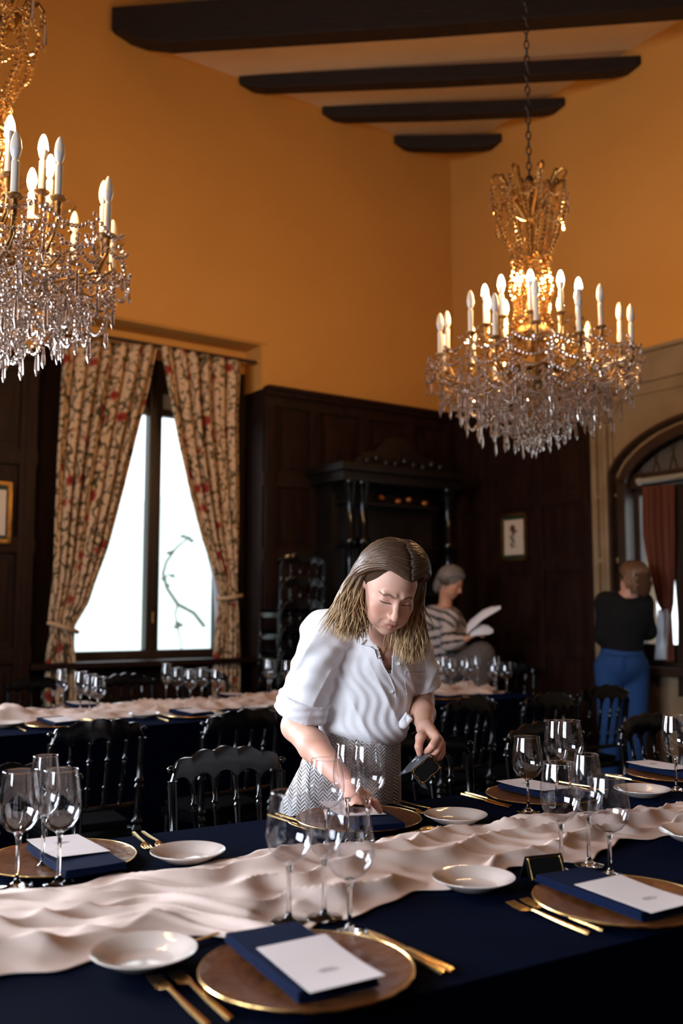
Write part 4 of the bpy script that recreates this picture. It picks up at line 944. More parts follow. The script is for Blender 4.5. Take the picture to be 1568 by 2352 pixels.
pc = tent_card('place_card', UV1(1.448, 1.578, TZ), (0, 0, R(20)), 'black place card with gold border beside the right navy napkin')

# ------------------------------------------------------------------ people: implicit surfaces, one continuous mesh per body
def axis(segs):
    out = [segs[0][0]]
    for lo, hi, st in segs:
        n = max(1, int(round((hi - lo) / st))); out += [lo + (hi - lo) * (i + 1) / n for i in range(n)]
    return np.array(out, dtype=np.float32)
class Field:
    def __init__(s, xs, ys, zs): s.ax = [xs, ys, zs]; s.D = np.full((len(xs), len(ys), len(zs)), .5, dtype=np.float32)
    def sub(s, lo, hi):
        sl = []
        for a, l, h in zip(s.ax, lo, hi): i0 = max(0, int(np.searchsorted(a, l)) - 1); i1 = min(len(a), int(np.searchsorted(a, h)) + 1); sl.append(slice(i0, max(i1, i0)))
        X = s.ax[0][sl[0]][:, None, None]; Y = s.ax[1][sl[1]][None, :, None]; Z = s.ax[2][sl[2]][None, None, :]
        return tuple(sl), X, Y, Z
    def comb(s, sl, d, k, sub=False):
        A = s.D[sl]
        if A.size == 0: return
        if sub: d = -d; h = np.clip(.5 - .5 * (A - d) / k, 0, 1); s.D[sl] = A * (1 - h) + d * h + k * h * (1 - h)
        else: h = np.clip(.5 + .5 * (A - d) / k, 0, 1); s.D[sl] = A * (1 - h) + d * h - k * h * (1 - h)
    def cap(s, a, b, ra, rb, k=.01, sub=False, fn=None, T=None, sc=(1, 1, 1)):
        if T is not None: a = T @ Vector(a); b = T @ Vector(b)
        a = np.array(a, dtype=float); b = np.array(b, dtype=float); m = max(ra, rb) + k + .03
        sl, X, Y, Z = s.sub(np.minimum(a, b) - m, np.maximum(a, b) + m); ab = b - a; L2 = max(float(ab @ ab), 1e-9)
        t = np.clip(((X - a[0]) * ab[0] + (Y - a[1]) * ab[1] + (Z - a[2]) * ab[2]) / L2, 0, 1)
        d = np.sqrt((X - a[0] - t * ab[0]) ** 2 + (Y - a[1] - t * ab[1]) ** 2 + (Z - a[2] - t * ab[2]) ** 2) - (ra + (rb - ra) * t)
        if fn is not None: d = fn(d, X, Y, Z, t)
        s.comb(sl, d.astype(np.float32), k, sub)
    def chain(s, pts, rad, k=.006, T=None, sub=False):
        for i in range(len(pts) - 1): s.cap(pts[i], pts[i + 1], rad[i], rad[i + 1], k, sub, T=T)
    def ell(s, c, r, Rm=None, k=.01, sub=False, T=None, fn=None):
        if T is not None: c = T @ Vector(c); Rm = T.to_3x3() if Rm is None else T.to_3x3() @ Rm
        c = np.array(c, dtype=float); m = max(r) + k + .03; sl, X, Y, Z = s.sub(c - m, c + m); x, y, z = X - c[0], Y - c[1], Z - c[2]
        if Rm is None: Rm = Matrix.Identity(3)
        q = [(x * Rm[0][i] + y * Rm[1][i] + z * Rm[2][i]) for i in range(3)]
        k0 = np.sqrt(sum((q[i] / r[i]) ** 2 for i in range(3))); k1 = np.sqrt(sum((q[i] / r[i] ** 2) ** 2 for i in range(3))) + 1e-6
        d = k0 * (k0 - 1) / k1; d = np.where(k0 < .3, -min(r) * .7, d)
        if fn is not None: d = fn(d, X, Y, Z, q)
        s.comb(sl, d.astype(np.float32), k, sub)
    def mesh(s):
        D = s.D; xs, ys, zs = s.ax; I = D < 0; nx, ny, nz = [n - 1 for n in D.shape]
        any_ = np.zeros((nx, ny, nz), bool); all_ = np.ones((nx, ny, nz), bool)
        for a in (0, 1):
            for b in (0, 1):
                for c in (0, 1): q = I[a:a + nx, b:b + ny, c:c + nz]; any_ |= q; all_ &= q
        act = any_ & ~all_; ci, cj, ck = np.nonzero(act); idx = np.full(act.shape, -1, np.int64); idx[ci, cj, ck] = np.arange(len(ci))
        acc = np.zeros((len(ci), 3)); cnt = np.zeros(len(ci)); cor = [(a, b, c) for a in (0, 1) for b in (0, 1) for c in (0, 1)]
        for p in cor:
            for ax_ in range(3):
                if p[ax_]: continue
                q = list(p); q[ax_] = 1
                d0 = D[ci + p[0], cj + p[1], ck + p[2]]; d1 = D[ci + q[0], cj + q[1], ck + q[2]]; m = (d0 < 0) != (d1 < 0); t = np.where(m, d0 / np.where(m, d0 - d1, 1), 0)
                P0 = np.stack([xs[ci + p[0]], ys[cj + p[1]], zs[ck + p[2]]], 1); P1 = np.stack([xs[ci + q[0]], ys[cj + q[1]], zs[ck + q[2]]], 1)
                acc += np.where(m[:, None], P0 + (P1 - P0) * t[:, None], 0); cnt += m
        V = acc / cnt[:, None]; F = []
        for ax_ in range(3):
            o = [(1, 0, 0), (0, 1, 0), (0, 0, 1)][ax_]; A = I[:I.shape[0] - o[0], :I.shape[1] - o[1], :I.shape[2] - o[2]]; B = I[o[0]:, o[1]:, o[2]:]; ch = A != B
            i, j, k = np.nonzero(ch); fl_ = A[i, j, k]; b_, c_ = [(1, 2), (2, 0), (0, 1)][ax_]; P = np.stack([i, j, k], 1)
            ok = (P[:, b_] > 0) & (P[:, c_] > 0)
            for q, n in ((0, nx), (1, ny), (2, nz)): ok &= P[:, q] < n
            P = P[ok]; fl_ = fl_[ok]; eb = np.zeros(3, int); eb[b_] = 1; ec = np.zeros(3, int); ec[c_] = 1
            q = [idx[tuple((P - u).T)] for u in (eb + ec, ec, 0 * eb, eb)]; Q = np.stack(q, 1); Q[~fl_] = Q[~fl_][:, ::-1]; F.append(Q)
        F = np.concatenate(F); F = F[(F >= 0).all(1)]; return V, F
def relax(V, F, n=2, lam=.5):
    E = np.concatenate([F[:, [0, 1]], F[:, [1, 2]], F[:, [2, 3]], F[:, [3, 0]]]); E = np.concatenate([E, E[:, ::-1]])
    deg = np.bincount(E[:, 0], minlength=len(V))[:, None] + 1e-9
    for _ in range(n):
        S_ = np.stack([np.bincount(E[:, 0], weights=V[E[:, 1], c], minlength=len(V)) for c in range(3)], 1) / deg; V = V + lam * (S_ - V)
    return V
def drop_faces(V, F, kill):
    F = F[~kill]; used = np.zeros(len(V), bool); used[F.ravel()] = True; mp = np.cumsum(used) - 1; return V[used], mp[F]
def pixn(V):
    cp, sp = math.cos(PITCH), math.sin(PITCH); x, y, z = V[:, 0], V[:, 1], V[:, 2] - HCAM; d = y * cp + z * sp
    return 784 + FPX * x / d, 1176 - FPX * (-y * sp + z * cp) / d
def in_poly(px, py, poly):
    r = np.zeros(len(px), bool); n = len(poly)
    for i in range(n):
        x0, y0 = poly[i]; x1, y1 = poly[(i + 1) % n]
        c = ((y0 > py) != (y1 > py)) & (px < (x1 - x0) * (py - y0) / (y1 - y0 + 1e-9) + x0); r ^= c
    return r
def wav(X, Y, Z, d, fr, ph): return np.sin((X * d[0] + Y * d[1] + Z * d[2]) * fr + ph)

def head_frame(eye_mid, yaw, pitch, roll):
    Fv = Vector((math.sin(yaw) * math.cos(pitch), -math.cos(yaw) * math.cos(pitch), -math.sin(pitch)))
    Rt = Vector((0, 0, 1)).cross(Fv).normalized() * -1; Up = Rt.cross(Fv).normalized()   # Rt = image right when facing camera
    q = Matrix.Rotation(roll, 3, Fv); Rt = q @ Rt; Up = q @ Up
    if Up.z < 0: Up = -Up
    M4 = Matrix((( Rt.x, Fv.x, Up.x, 0), (Rt.y, Fv.y, Up.y, 0), (Rt.z, Fv.z, Up.z, 0), (0, 0, 0, 1)))
    return Matrix.Translation(Vector(eye_mid) - Fv * .085) @ M4
def head_sdf(f, T):
    f.ell((0, -.012, .030), (.074, .095, .086), k=.01, T=T)
    f.ell((0, .022, -.030), (.061, .068, .080), k=.03, T=T)
    f.ell((0, .030, -.072), (.050, .050, .040), k=.025, T=T)
    f.ell((0, .071, -.098), (.020, .016, .014), k=.02, T=T)
    for s in (-1, 1):
        f.ell((s * .040, .058, -.030), (.022, .020, .020), k=.02, T=T); f.ell((s * .034, .060, -.062), (.020, .020, .022), k=.02, T=T)
        f.cap((s * .012, .088, .020), (s * .040, .079, .019), .0065, .005, k=.014, T=T)
        f.ell((s * .031, .098, -.001), (.017, .014, .011), k=.012, sub=True, T=T)
        f.ell((s * .031, .0700, -.003), (.0150, .0128, .0108), k=.005, T=T)
        f.cap((s * .020, .0830, -.0075), (s * .043, .0765, -.0070), .0016, .0013, k=.002, T=T)     # lash line ridge
        f.ell((s * .074, -.014, -.012), (.006, .014, .024), k=.006, T=T)
    f.chain([(0, .088, .010), (0, .094, -.010), (0, .104, -.030), (0, .108, -.038)], [.0065, .0070, .0085, .0100], k=.008, T=T)
    for s in (-1, 1): f.ell((s * .0115, .0965, -.0410), (.0075, .0105, .0070), k=.006, T=T); f.ell((s * .0062, .1015, -.0475), (.0034, .0042, .0030), k=.003, sub=True, T=T)
    f.ell((0, .080, -.062), (.026, .016, .020), k=.014, T=T)
    f.chain([(-.023, .0835, -.0660), (-.010, .0925, -.0635), (0, .0935, -.0648), (.010, .0925, -.0635), (.023, .0835, -.0660)], [.0022, .0042, .0040, .0042, .0022], k=.004, T=T)
    f.chain([(-.020, .0830, -.0715), (0, .0915, -.0740), (.020, .0830, -.0715)], [.0028, .0060, .0028], k=.004, T=T)
    f.chain([(-.024, .0885, -.0685), (0, .0985, -.0690), (.024, .0885, -.0685)], [.0012, .0016, .0012], k=.002, sub=True, T=T)
    for s in (-1, 1): f.chain([(s * .017, .096, -.047), (s * .027, .092, -.062), (s * .030, .088, -.072)], [.002, .003, .002], k=.010, sub=True, T=T)
def skin_cols(V, Ti, base, lips=True):
    c = np.tile(np.array(base), (len(V), 1)); A = np.array(Ti); L = V @ A[:3, :3].T + A[:3, 3]
    def blob(ctr, rad, col, st=1.0):
        d = np.sqrt((((L - np.array(ctr)) / np.array(rad)) ** 2).sum(1)); w = np.clip(1.5 - d, 0, 1)[:, None] * st; c[:] = c * (1 - w) + np.array(col) * w
    for s in (-1, 1):
        blob((s * .045, .065, -.035), (.030, .03, .026), (base[0] * 1.0, base[1] * .78, base[2] * .76), .5)
        for t in range(7):
            x = .017 + .032 * t / 6; z = .0175 + .0060 * math.sin(PI * min(1, t / 6 * 1.25)) - .003 * t / 6
            blob((s * x, .088 - .012 * t / 6, z), (.0058, .016, .0030), (.10, .05, .03), .85)
        for t in range(6): x = .018 + .026 * t / 5; blob((s * x, .087 - .006 * t / 5, -.0075 + .0015 * abs(t - 2.5) / 2.5), (.0045, .014, .0020), (.04, .02, .015), .9)
        blob((s * .031, .085, .004), (.020, .02, .007), (base[0] * .86, base[1] * .74, base[2] * .72), .5)
    blob((0, .108, -.040), (.014, .012, .010), (base[0], base[1] * .82, base[2] * .8), .6)
    if lips: blob((0, .092, -.0690), (.021, .02, .0075), (.46, .15, .13), .85)
    return np.clip(c, 0, 1)

def hair_locks(T, n, fall, length, r0, part=0.0, seed=1, sc=1.0, dark=(.060, .030, .018), mid=(.17, .090, .045), tip=(.48, .31, .15), wide=.12, front=.084, backn=0, backl=.08):
    """locks of hair rooted along the parting, laid over the skull, then falling with gravity"""
    rs = random.Random(seed); MBh = MB(); cols = []
    Rv = T.to_3x3() @ Vector((1, 0, 0)); Fv = T.to_3x3() @ Vector((0, 1, 0))
    for q in range(n):
        s = -1 if q % 2 else 1
        y0 = -.108 + (front + .108) * (rs.random() ** .8); lay = rs.random(); kx = math.sqrt(max(0, 1 - ((y0 + .012) / .105) ** 2))
        gx, gz = .079 + .014 * lay, .092 + .012 * lay; pts = []; ph0 = rs.uniform(-.07, .07); ph1 = rs.uniform(1.38, 1.60); m = 9
        back = (.078 + .01 * lay) * max(0, (y0 + .05)) / .125
        for i in range(m):
            t = i / (m - 1); a = ph0 + (ph1 - ph0) * t; yy = y0 - back * t ** 1.9; kk = math.sqrt(max(.05, 1 - ((yy + .012) / .107) ** 2)); k2 = kx + (kk - kx) * min(1, 2 * t)
            wob = .0022 * math.sin(t * 9 + q); bulge = 1 + .10 * math.sin(PI * t)
            pts.append(T @ (Vector(((part * (1 + 8 * max(0, y0))) * (1 - t) + s * gx * k2 * math.sin(a) * bulge * (1 + wide * lay * t * t), yy, .030 + gz * k2 * math.cos(a) * bulge)) * sc + Vector((wob, 0, wob)) * .6))
        L = length(s, y0) * rs.uniform(.60, 1.08); p = pts[-1].copy(); dv = (pts[-1] - pts[-2]).normalized(); mm = 11; st = L / mm; w1 = rs.uniform(0, 6.28); w2 = rs.uniform(.005, .015); tgt = fall(s, lay, rs)
        for i in range(mm):
            t = (i + 1) / mm; dv = (dv * .72 + tgt * .28).normalized(); p = p + dv * st; cc = w2 * t * math.sin(w1 + t * 7.5)
            pts.append(p + Rv * cc + Fv * (w2 * t * .7 * math.cos(w1 + t * 7)))
        N_ = len(pts); rad = [r0 * (.55 + .6 * math.sin(PI * min(1, .15 + .8 * i / N_))) * (1 if i < N_ - 4 else (N_ - i) / 4.5) for i in range(N_)]
        n0 = len(MBh.v); MBh.tube(pts, rad, 5)
        tone = rs.uniform(.75, 1.25); hl = max(0, rs.gauss(.1, .25))
        for i in range(N_):
            t = i / (N_ - 1); a = np.array(dark); b = np.array(mid); c = np.array(tip); col = a + (b - a) * min(1, t / .55) if t < .55 else b + (c - b) * ((t - .55) / .45) ** .9
            col = np.clip((col * (1 - .4 * hl) + np.array(mid) * .4 * hl) * tone, 0, 1); cols += [col] * 5
    for q in range(backn):      # locks combed over the back of the head
        az = rs.uniform(-1.25, 1.25); lay = rs.random(); pts = []; m = 9
        for i in range(m):
            a = .15 + 1.55 * i / (m - 1); rr = 1 + .06 * lay
            pts.append(T @ Vector((.086 * rr * math.sin(a) * math.sin(az), -.012 - .108 * rr * math.sin(a) * math.cos(az), .030 + .096 * rr * math.cos(a))))
        p = pts[-1].copy(); dv = (pts[-1] - pts[-2]).normalized(); L = backl * rs.uniform(.6, 1.1)
        for i in range(6): dv = (dv * .6 + Vector((rs.gauss(0, .05), rs.gauss(0, .05), -1)) * .4).normalized(); p = p + dv * L / 6; pts.append(p.copy())
        N_ = len(pts); rad = [r0 * (1.2 if i < N_ - 3 else (N_ - i) / 3.5) for i in range(N_)]; MBh.tube(pts, rad, 5); tone = rs.uniform(.75, 1.3)
        for i in range(N_): cols += [np.clip((np.array(dark) + (np.array(tip) * .5 + np.array(mid) * .5 - np.array(dark)) * (i / N_) ** 1.5) * tone, 0, 1)] * 5
    return MBh, np.array(cols)

# ---- the woman in the white shirt
def woman():
    base = Vector((0.0, 2.96, 0)); r = empty('person', base); tag(r, 'woman in white linen shirt and cream skirt bending over the table with a black card', 'person')
    tolocal = lambda V: V - np.array(base)[None, :]
    T = head_frame(at(911, 1384, 2.640), R(13), R(31), R(-8))
    sk = (.64, .365, .27)
    P = lambda x, y, d: at(x, y, d)
    f = Field(axis([(-.26, -.02, .004), (-.02, .36, .0021), (.36, .40, .006)]), axis([(2.45, 2.84, .0021), (2.84, 3.25, .0045)]), axis([(.0, .60, .02), (.60, .765, .006), (.765, .90, .0023), (.90, 1.14, .0033), (1.14, 1.52, .0021)]))
    head_sdf(f, T)
    nb = P(882, 1490, 2.905); hb = T @ Vector((0, -.02, -.045)); f.cap(nb, hb, .048, .048, k=.03)
    shL, shR = P(742, 1466, 2.86), P(955, 1502, 3.00); ch = P(852, 1530, 2.955); wa = P(832, 1650, 2.98); pe = P(786, 1745, 2.985)
    f.ell(ch, (.108, .076, .12), k=.03); f.cap(shL, shR, .045, .042, k=.04); f.cap(ch, wa, .085, .085, k=.05); f.cap(wa, pe, .088, .10, k=.04)
    f.cap(nb, ch + Vector((.012, -.030, .030)), .050, .058, k=.03)
    for s, kx in ((-1, -.065), (1, .075)):
        hipj = pe + Vector((kx, 0, -.03)); kn = Vector((kx * 1.05, 3.0, .46)); an = Vector((kx * 1.1, 3.04, .09))
        f.cap(hipj, kn, .068, .055, k=.03); f.cap(kn, an, .056, .036, k=.02); f.cap(an, an + Vector((0, -.14, -.045)), .036, .026, k=.02)
    # arm on the left of the picture, reaching down to the plate
    el = P(680, 1668, 2.89); pz = lambda x, y, z: atplane(x, y, (0, 0, z), Vector((0, 0, 1)))
    wr = pz(803, 1806, .842)
    f.cap(shL, el, .050, .042, k=.03); f.cap(el, el + (wr - el) * .35, .043, .043, k=.02); f.cap(el + (wr - el) * .35, wr, .042, .0255, k=.02)
    pk = wr + Vector((0, 0, 0)); K = [pz(803, 1852, .824), pz(816, 1856, .826), pz(829, 1854, .826), pz(840, 1846, .824)]
    palm = [(wr, K[i]) for i in range(4)]
    for i in range(4): f.cap(wr + (K[i] - wr) * .15, K[i], .0185, .0125, k=.012)
    fingers = [([K[0], pz(797, 1874, .822), pz(792, 1889, .810), pz(791, 1899, .7945)], .0078), ([K[1], pz(810, 1882, .824), pz(806, 1899, .812), pz(806, 1911, .7945)], .0086), ([K[2], pz(829, 1882, .824), pz(833, 1900, .812), pz(836, 1910, .7945)], .0086), ([K[3], pz(850, 1868, .822), pz(856, 1884, .811), pz(859, 1896, .7945)], .0086)]
    for pts, rr in fingers:
        f.chain(pts, [rr * 1.2, rr * 1.06, rr * .95, rr * .78], k=.004)
    tb = wr + (K[3] - wr) * .35; f.chain([tb, pz(842, 1826, .830), pz(862, 1846, .818), pz(872, 1862, .800)], [.015, .0122, .0102, .0084], k=.006)
    # the other arm with the card
    el2 = P(966, 1612, 3.02); wr2 = P(976, 1672, 2.83)
    f.cap(shR, el2, .046, .040, k=.03); f.cap(el2, P(970, 1640, 2.93), .040, .037, k=.02); f.cap(P(970, 1640, 2.93), wr2, .037, .0235, k=.02)
    Kn = [P(1003, 1694, 2.765), P(1011, 1702, 2.775), P(1015, 1709, 2.79), P(1016, 1716, 2.805)]
    for i in range(4): f.cap(wr2, Kn[i] + (wr2 - Kn[i]) * .12, .020, .0135 - .0008 * i, k=.012)
    f.chain([Kn[0], P(992, 1713, 2.745), P(984, 1722, 2.75), P(976, 1728, 2.765)], [.0115, .0105, .0092, .0075], k=.003)
    f.chain([Kn[1], P(1003, 1722, 2.755), P(995, 1733, 2.758), P(986, 1737, 2.77)], [.0115, .0102, .009, .0075], k=.003)
    f.chain([Kn[2], P(1010, 1728, 2.775), P(1004, 1740, 2.77), P(996, 1745, 2.78)], [.0110, .0100, .0088, .0072], k=.003)
    f.chain([Kn[3], P(1016, 1728, 2.795), P(1011, 1740, 2.79), P(1004, 1745, 2.795)], [.0098, .0088, .0078, .0065], k=.003)
    f.chain([wr2 + Vector((-.004, -.012, -.01)), P(965, 1694, 2.775), P(961, 1715, 2.755), P(963, 1731, 2.755)], [.017, .0135, .0108, .0085], k=.007)
    V, F = f.mesh(); V = relax(V, F, 1, .4); cols = skin_cols(V, T.inverted(), sk)
    px_, py_ = pixn(V)
    hands = (V[:, 2] < .95); cols[hands] *= np.array([1.0, .90, .88])
    for tip in [fingers[i][0][3] for i in range(4)]: pass
    body = raw_mesh('body', tolocal(V), F, M['skin'], r, cols)
    # --- hair base shell hugging the skull
    h = Field(axis([(.0, .33, .004)]), axis([(2.50, 2.95, .004)]), axis([(1.08, 1.56, .004)]))
    h.ell((0, -.020, .036), (.079, .096, .088), k=.01, T=T)
    down = T.inverted().to_3x3() @ Vector((0, 0, -1))
    for s in (-1, 1):
        a = Vector((s * .066, -.045, .0)); h.cap(a, a + down * (.06 if s > 0 else .11), .024, .020, k=.03, T=T)
    h.ell((0, .085, -.018), (.070, .066, .098), k=.012, sub=True, T=T)
    V, F = h.mesh(); V = relax(V, F, 2); hc = np.tile([.045, .024, .015], (len(V), 1)); hs = raw_mesh('hair_under_layer', tolocal(V), F, M['hairbase'], r, hc)
    def fall(s, lay, rs):
        if s > 0: return Vector((.02 - .30 * lay * lay + rs.gauss(0, .12), -.22 + rs.gauss(0, .14), -1)).normalized()
        return Vector((-.06 + .12 * lay + rs.gauss(0, .08), -.22 + rs.gauss(0, .12), -1)).normalized()
    mb, hc = hair_locks(T, 1700, fall, lambda s, y: (.205 if s > 0 else .245), 0.0033, part=-.014, seed=5, wide=.10, dark=(.040, .020, .012), mid=(.125, .066, .034), tip=(.50, .33, .16))
    hv = np.array([tuple(v) for v in mb.v]); me = bpy.data.meshes.new('hair'); me.from_pydata((hv - np.array(base)).tolist(), [], mb.f); me.materials.append(M['hair']); me.polygons.foreach_set('use_smooth', [True] * len(me.polygons))
    ca = me.color_attributes.new('col', 'FLOAT_COLOR', 'POINT'); c4 = np.ones((len(hv), 4), dtype=np.float32); c4[:, :3] = hc; ca.data.foreach_set('color', c4.ravel())
    ho = bpy.data.objects.new('hair', me); C.objects.link(ho); ho.parent = r
    hs.parent = ho
    # --- shirt
    s_ = Field(axis([(-.26, .40, .0036)]), axis([(2.62, 3.24, .0042)]), axis([(.82, 1.40, .0036)]))
    def folds(d, X, Y, Z, t):
        w = .0018 * np.sin((X * .80 + Z * .60) * 44 + .7 * np.sin(Z * 9 + X * 5)) * np.clip(1.2 - np.abs(Z - 1.12) * 4, 0, 1)
        w = w + .0010 * np.sin((X * .95 + Z * .30) * 80 + .8 * np.sin(Z * 14)) + .0016 * np.sin(X * 190 + Z * 60 + 3 * np.sin(Z * 40))
        q = np.abs(np.sin((X * .90 + Z * .42) * 30 + .5 * np.sin(Z * 5 + X * 3) + Y * 4)); w = w - .008 * (1 - q) ** 3 * np.clip(1.4 - np.abs(Z - 1.12) * 4, 0, 1)
        return d + w
    def sfolds(d, X, Y, Z, t):
        return d - .006 * (1 - np.abs(np.sin((X * .95 - Z * .35) * 30 + .8 * np.sin(Z * 8)))) ** 3 + .0030 * np.sin((X * .9 - Z * .5) * 75 + 2.5 * np.sin(Z * 18)) + .0022 * np.sin((X * .4 + Z * .9) * 130 + 2 * np.sin(X * 30))
    s_.ell(P(850, 1520, 2.955), (.142, .108, .145), k=.03, fn=folds)
    s_.ell(P(838, 1620, 2.965), (.148, .120, .125), k=.04, fn=folds)
    s_.ell(P(836, 1672, 2.955), (.135, .122, .060), k=.03, fn=folds)
    s_.cap(P(748, 1458, 2.88), P(948, 1492, 3.00), .060, .050, k=.04, fn=sfolds)
    s_.ell(P(850, 1462, 3.02), (.125, .085, .070), k=.04)
    s_.cap(P(842, 1470, 2.93), P(880, 1482, 2.90), .070, .075, k=.04)
    aL = Vector(shL); bL = P(690, 1640, 2.885); ax = (bL - aL).normalized()
    def endcut(lim, a0, axv, fn0):
        def g(d, X, Y, Z, t):
            d = fn0(d, X, Y, Z, t) if fn0 else d
            return np.maximum(d, (X - a0[0]) * axv.x + (Y - a0[1]) * axv.y + (Z - a0[2]) * axv.z - lim)
        return g
    s_.cap(aL, bL, .064, .072, k=.03, fn=endcut((bL - aL).length - .002, aL, ax, sfolds))
    cuff0 = aL + ax * ((bL - aL).length - .055)
    def cuffw(d, X, Y, Z, t): return d + .0025 * np.sin((X * .6 + Y * .5 + Z * .2) * 120) + .0015 * np.sin(Z * 260)
    s_.cap(cuff0, bL, .080, .081, k=.004, fn=endcut((bL - aL).length + .004, aL, ax, lambda d, X, Y, Z, t: np.maximum(cuffw(d, X, Y, Z, t), -((X - cuff0[0]) * ax.x + (Y - cuff0[1]) * ax.y + (Z - cuff0[2]) * ax.z))))
    aR = Vector(shR); bR = P(972, 1578, 3.02); axr = (bR - aR).normalized()
    s_.cap(aR, bR, .057, .053, k=.025, fn=endcut((bR - aR).length, aR, axr, sfolds))
    c0 = aR + axr * ((bR - aR).length - .03); s_.cap(c0, bR, .0575, .0575, k=.003, fn=endcut((bR - aR).length + .003, aR, axr, lambda d, X, Y, Z, t: np.maximum(d, -((X - c0[0]) * axr.x + (Y - c0[1]) * axr.y + (Z - c0[2]) * axr.z))))
    s_.cap(P(745, 1452, 2.90), P(820, 1430, 2.94), .058, .050, k=.05); s_.cap(P(925, 1462, 2.95), P(900, 1452, 2.90), .045, .045, k=.03)
    s_.cap(nb + (hb - nb) * .30 + Vector((0, -.01, .0)), hb + Vector((0, 0, .05)), .040, .060, k=.006, sub=True)
    V, F = s_.mesh(); V = relax(V, F, 1)
    fc = V[F].mean(1); px_, py_ = pixn(fc); front = fc[:, 1] < 2.93
    neck = in_poly(px_, py_, [(858, 1452), (866, 1482), (876, 1512), (889, 1546), (899, 1548), (901, 1510), (904, 1480), (912, 1452)]) & front
    V, F = drop_faces(V, F, neck)
    so = raw_mesh('linen_shirt', tolocal(V), F, M['linen'], r); md = so.modifiers.new('solid', 'SOLIDIFY'); md.thickness = .0015; md.offset = -1
    bvh = BVHTree.FromPolygons([tuple(v) for v in V], F.tolist()); cpos = Vector((0, 0, HCAM))
    def on(x, y, lift=.003, dflt=2.86):
        d = (at(x, y, 1) - cpos).normalized(); h_ = bvh.ray_cast(cpos, d)
        return (h_[0] - d * lift) if h_[0] is not None else at(x, y, dflt)
    # placket edge, collar leaves, buttons, pocket, knotted hem
    loc = lambda v: Vector(v) - base
    MB().tube([loc(on(*q, .001)) for q in [(864, 1496), (872, 1512), (884, 1536), (896, 1556), (905, 1580), (909, 1600)]], .0022, 6).build('placket_edge', M['linen'], so)
    for pts, dd in ((([(838, 1470), (861, 1462), (868, 1482), (876, 1494), (874, 1508), (866, 1512), (860, 1492), (848, 1484), (829, 1480)]), .010), (([(905, 1462), (925, 1470), (940, 1488), (928, 1496), (914, 1486), (905, 1500), (901, 1486)]), .009)):
        ps = [loc(on(x, y, dd, 2.84)) for x, y in pts]; c_ = sum(ps, Vector()) / len(ps); n = len(ps); mb = MB()
        lo = [p + Vector((0, .006, -.002)) for p in ps]; mb.add(ps + [c_ + Vector((0, -.003, .001))] + lo + [c_ + Vector((0, .006, 0))], [(i, (i + 1) % n, n) for i in range(n)] + [(n + 1 + (i + 1) % n, n + 1 + i, 2 * n + 1) for i in range(n)] + [(i, n + 1 + i, n + 1 + (i + 1) % n, (i + 1) % n) for i in range(n)])
        mb.build('collar', M['linen'], so, ang=60)
    for x, y in ((913, 1524), (898, 1588)):
        c_ = loc(on(x, y, .002)); q = Vector((.15, -1, .25)).to_track_quat('Z', 'Y').to_matrix().to_4x4(); MB().lathe([(.001, .0015), (.0035, .0010), (.0058, .0024), (.0062, .0012), (.0060, -.001), (.001, -.001)][::-1], 16, Matrix.Translation(c_) @ q, caps=False).build('button', M['linen'], so)
    MB().tube([loc(on(*q, .0015)) for q in [(930, 1542), (945, 1545), (960, 1546), (976, 1544)]], .0022, 6).tube([loc(on(*q, .001)) for q in [(930, 1542), (930, 1570), (934, 1596)]], .0012, 6).build('chest_pocket', M['linen'], so)
    kn = MB().ball(loc(at(927, 1662, 2.87)), (.016, .014, .016), 12, 8).ball(loc(at(936, 1650, 2.875)), (.010, .008, .014), 10, 7).tube([loc(at(924, 1656, 2.87)), loc(at(934, 1642, 2.88)), loc(at(940, 1652, 2.87)), loc(at(933, 1664, 2.865))], [.008, .010, .010, .006], 8)
    kn.build('hem_knot', M['linen'], so)
    MB().add([loc(on(x, y, .010, 2.88)) + Vector((0, .02, 0)) for x, y in [(878, 1540), (900, 1540), (898, 1562), (888, 1560)]], [(0, 1, 2, 3)]).build('undershirt', M['linen'], so)
    # necklace
    bb = BVHTree.FromPolygons([tuple(np.array(v) ) for v in (np.array([tuple(x.co) for x in body.data.vertices]) + np.array(base))], [tuple(p.vertices) for p in body.data.polygons])
    def onb(x, y):
        d = (at(x, y, 1) - cpos).normalized(); h_ = bb.ray_cast(cpos, d); return (h_[0] - d * .002) if h_[0] is not None else at(x, y, 2.8)
    MB().tube([loc(onb(*q)) for q in [(896, 1466), (892, 1480), (886, 1490), (881, 1500), (881, 1514)]], .0011, 5).tube([loc(onb(*q)) for q in [(872, 1488), (877, 1497), (881, 1500)]], .0011, 5).ball(loc(onb(881, 1516)), .003, 8, 6).build('necklace', M['gold'], r)
    MB().tube([loc(P(1004, 1722, 2.757)) + Vector((.0108 * math.cos(a), .0108 * math.sin(a) * .6, .0108 * math.sin(a) * .8)) for a in [2 * PI * i / 16 for i in range(17)]], .0012, 6, caps=False).build('ring', M['gold'], r)
    # skirt
    mb = MB(); n = 72; rows = 26; vs = []; cw = P(828, 1690, 2.97); ch_ = Vector((.002, 2.965, .80)); c31, s31 = math.cos(R(31)), math.sin(R(31))
    for j in range(rows + 1):
        z = .965 - (.965 - .16) * j / rows; k = min(1, j / 7); cx = cw.x + (ch_.x - cw.x) * k; cyy = cw.y + (ch_.y - cw.y) * k
        ru = .122 + .070 * k + .005 * max(0, (j - 8) / rows); rv = .105 + .020 * k + .02 * max(0, (j - 8) / rows)
        for i in range(n):
            a = 2 * PI * i / n; w = 1 + .016 * math.sin(a * 9 + j * .15) + .010 * math.sin(a * 17); u = ru * math.cos(a) * w; v = rv * math.sin(a) * w; vs.append((cx + u * c31 - v * s31 - base.x, cyy + u * s31 + v * c31 - base.y, z))
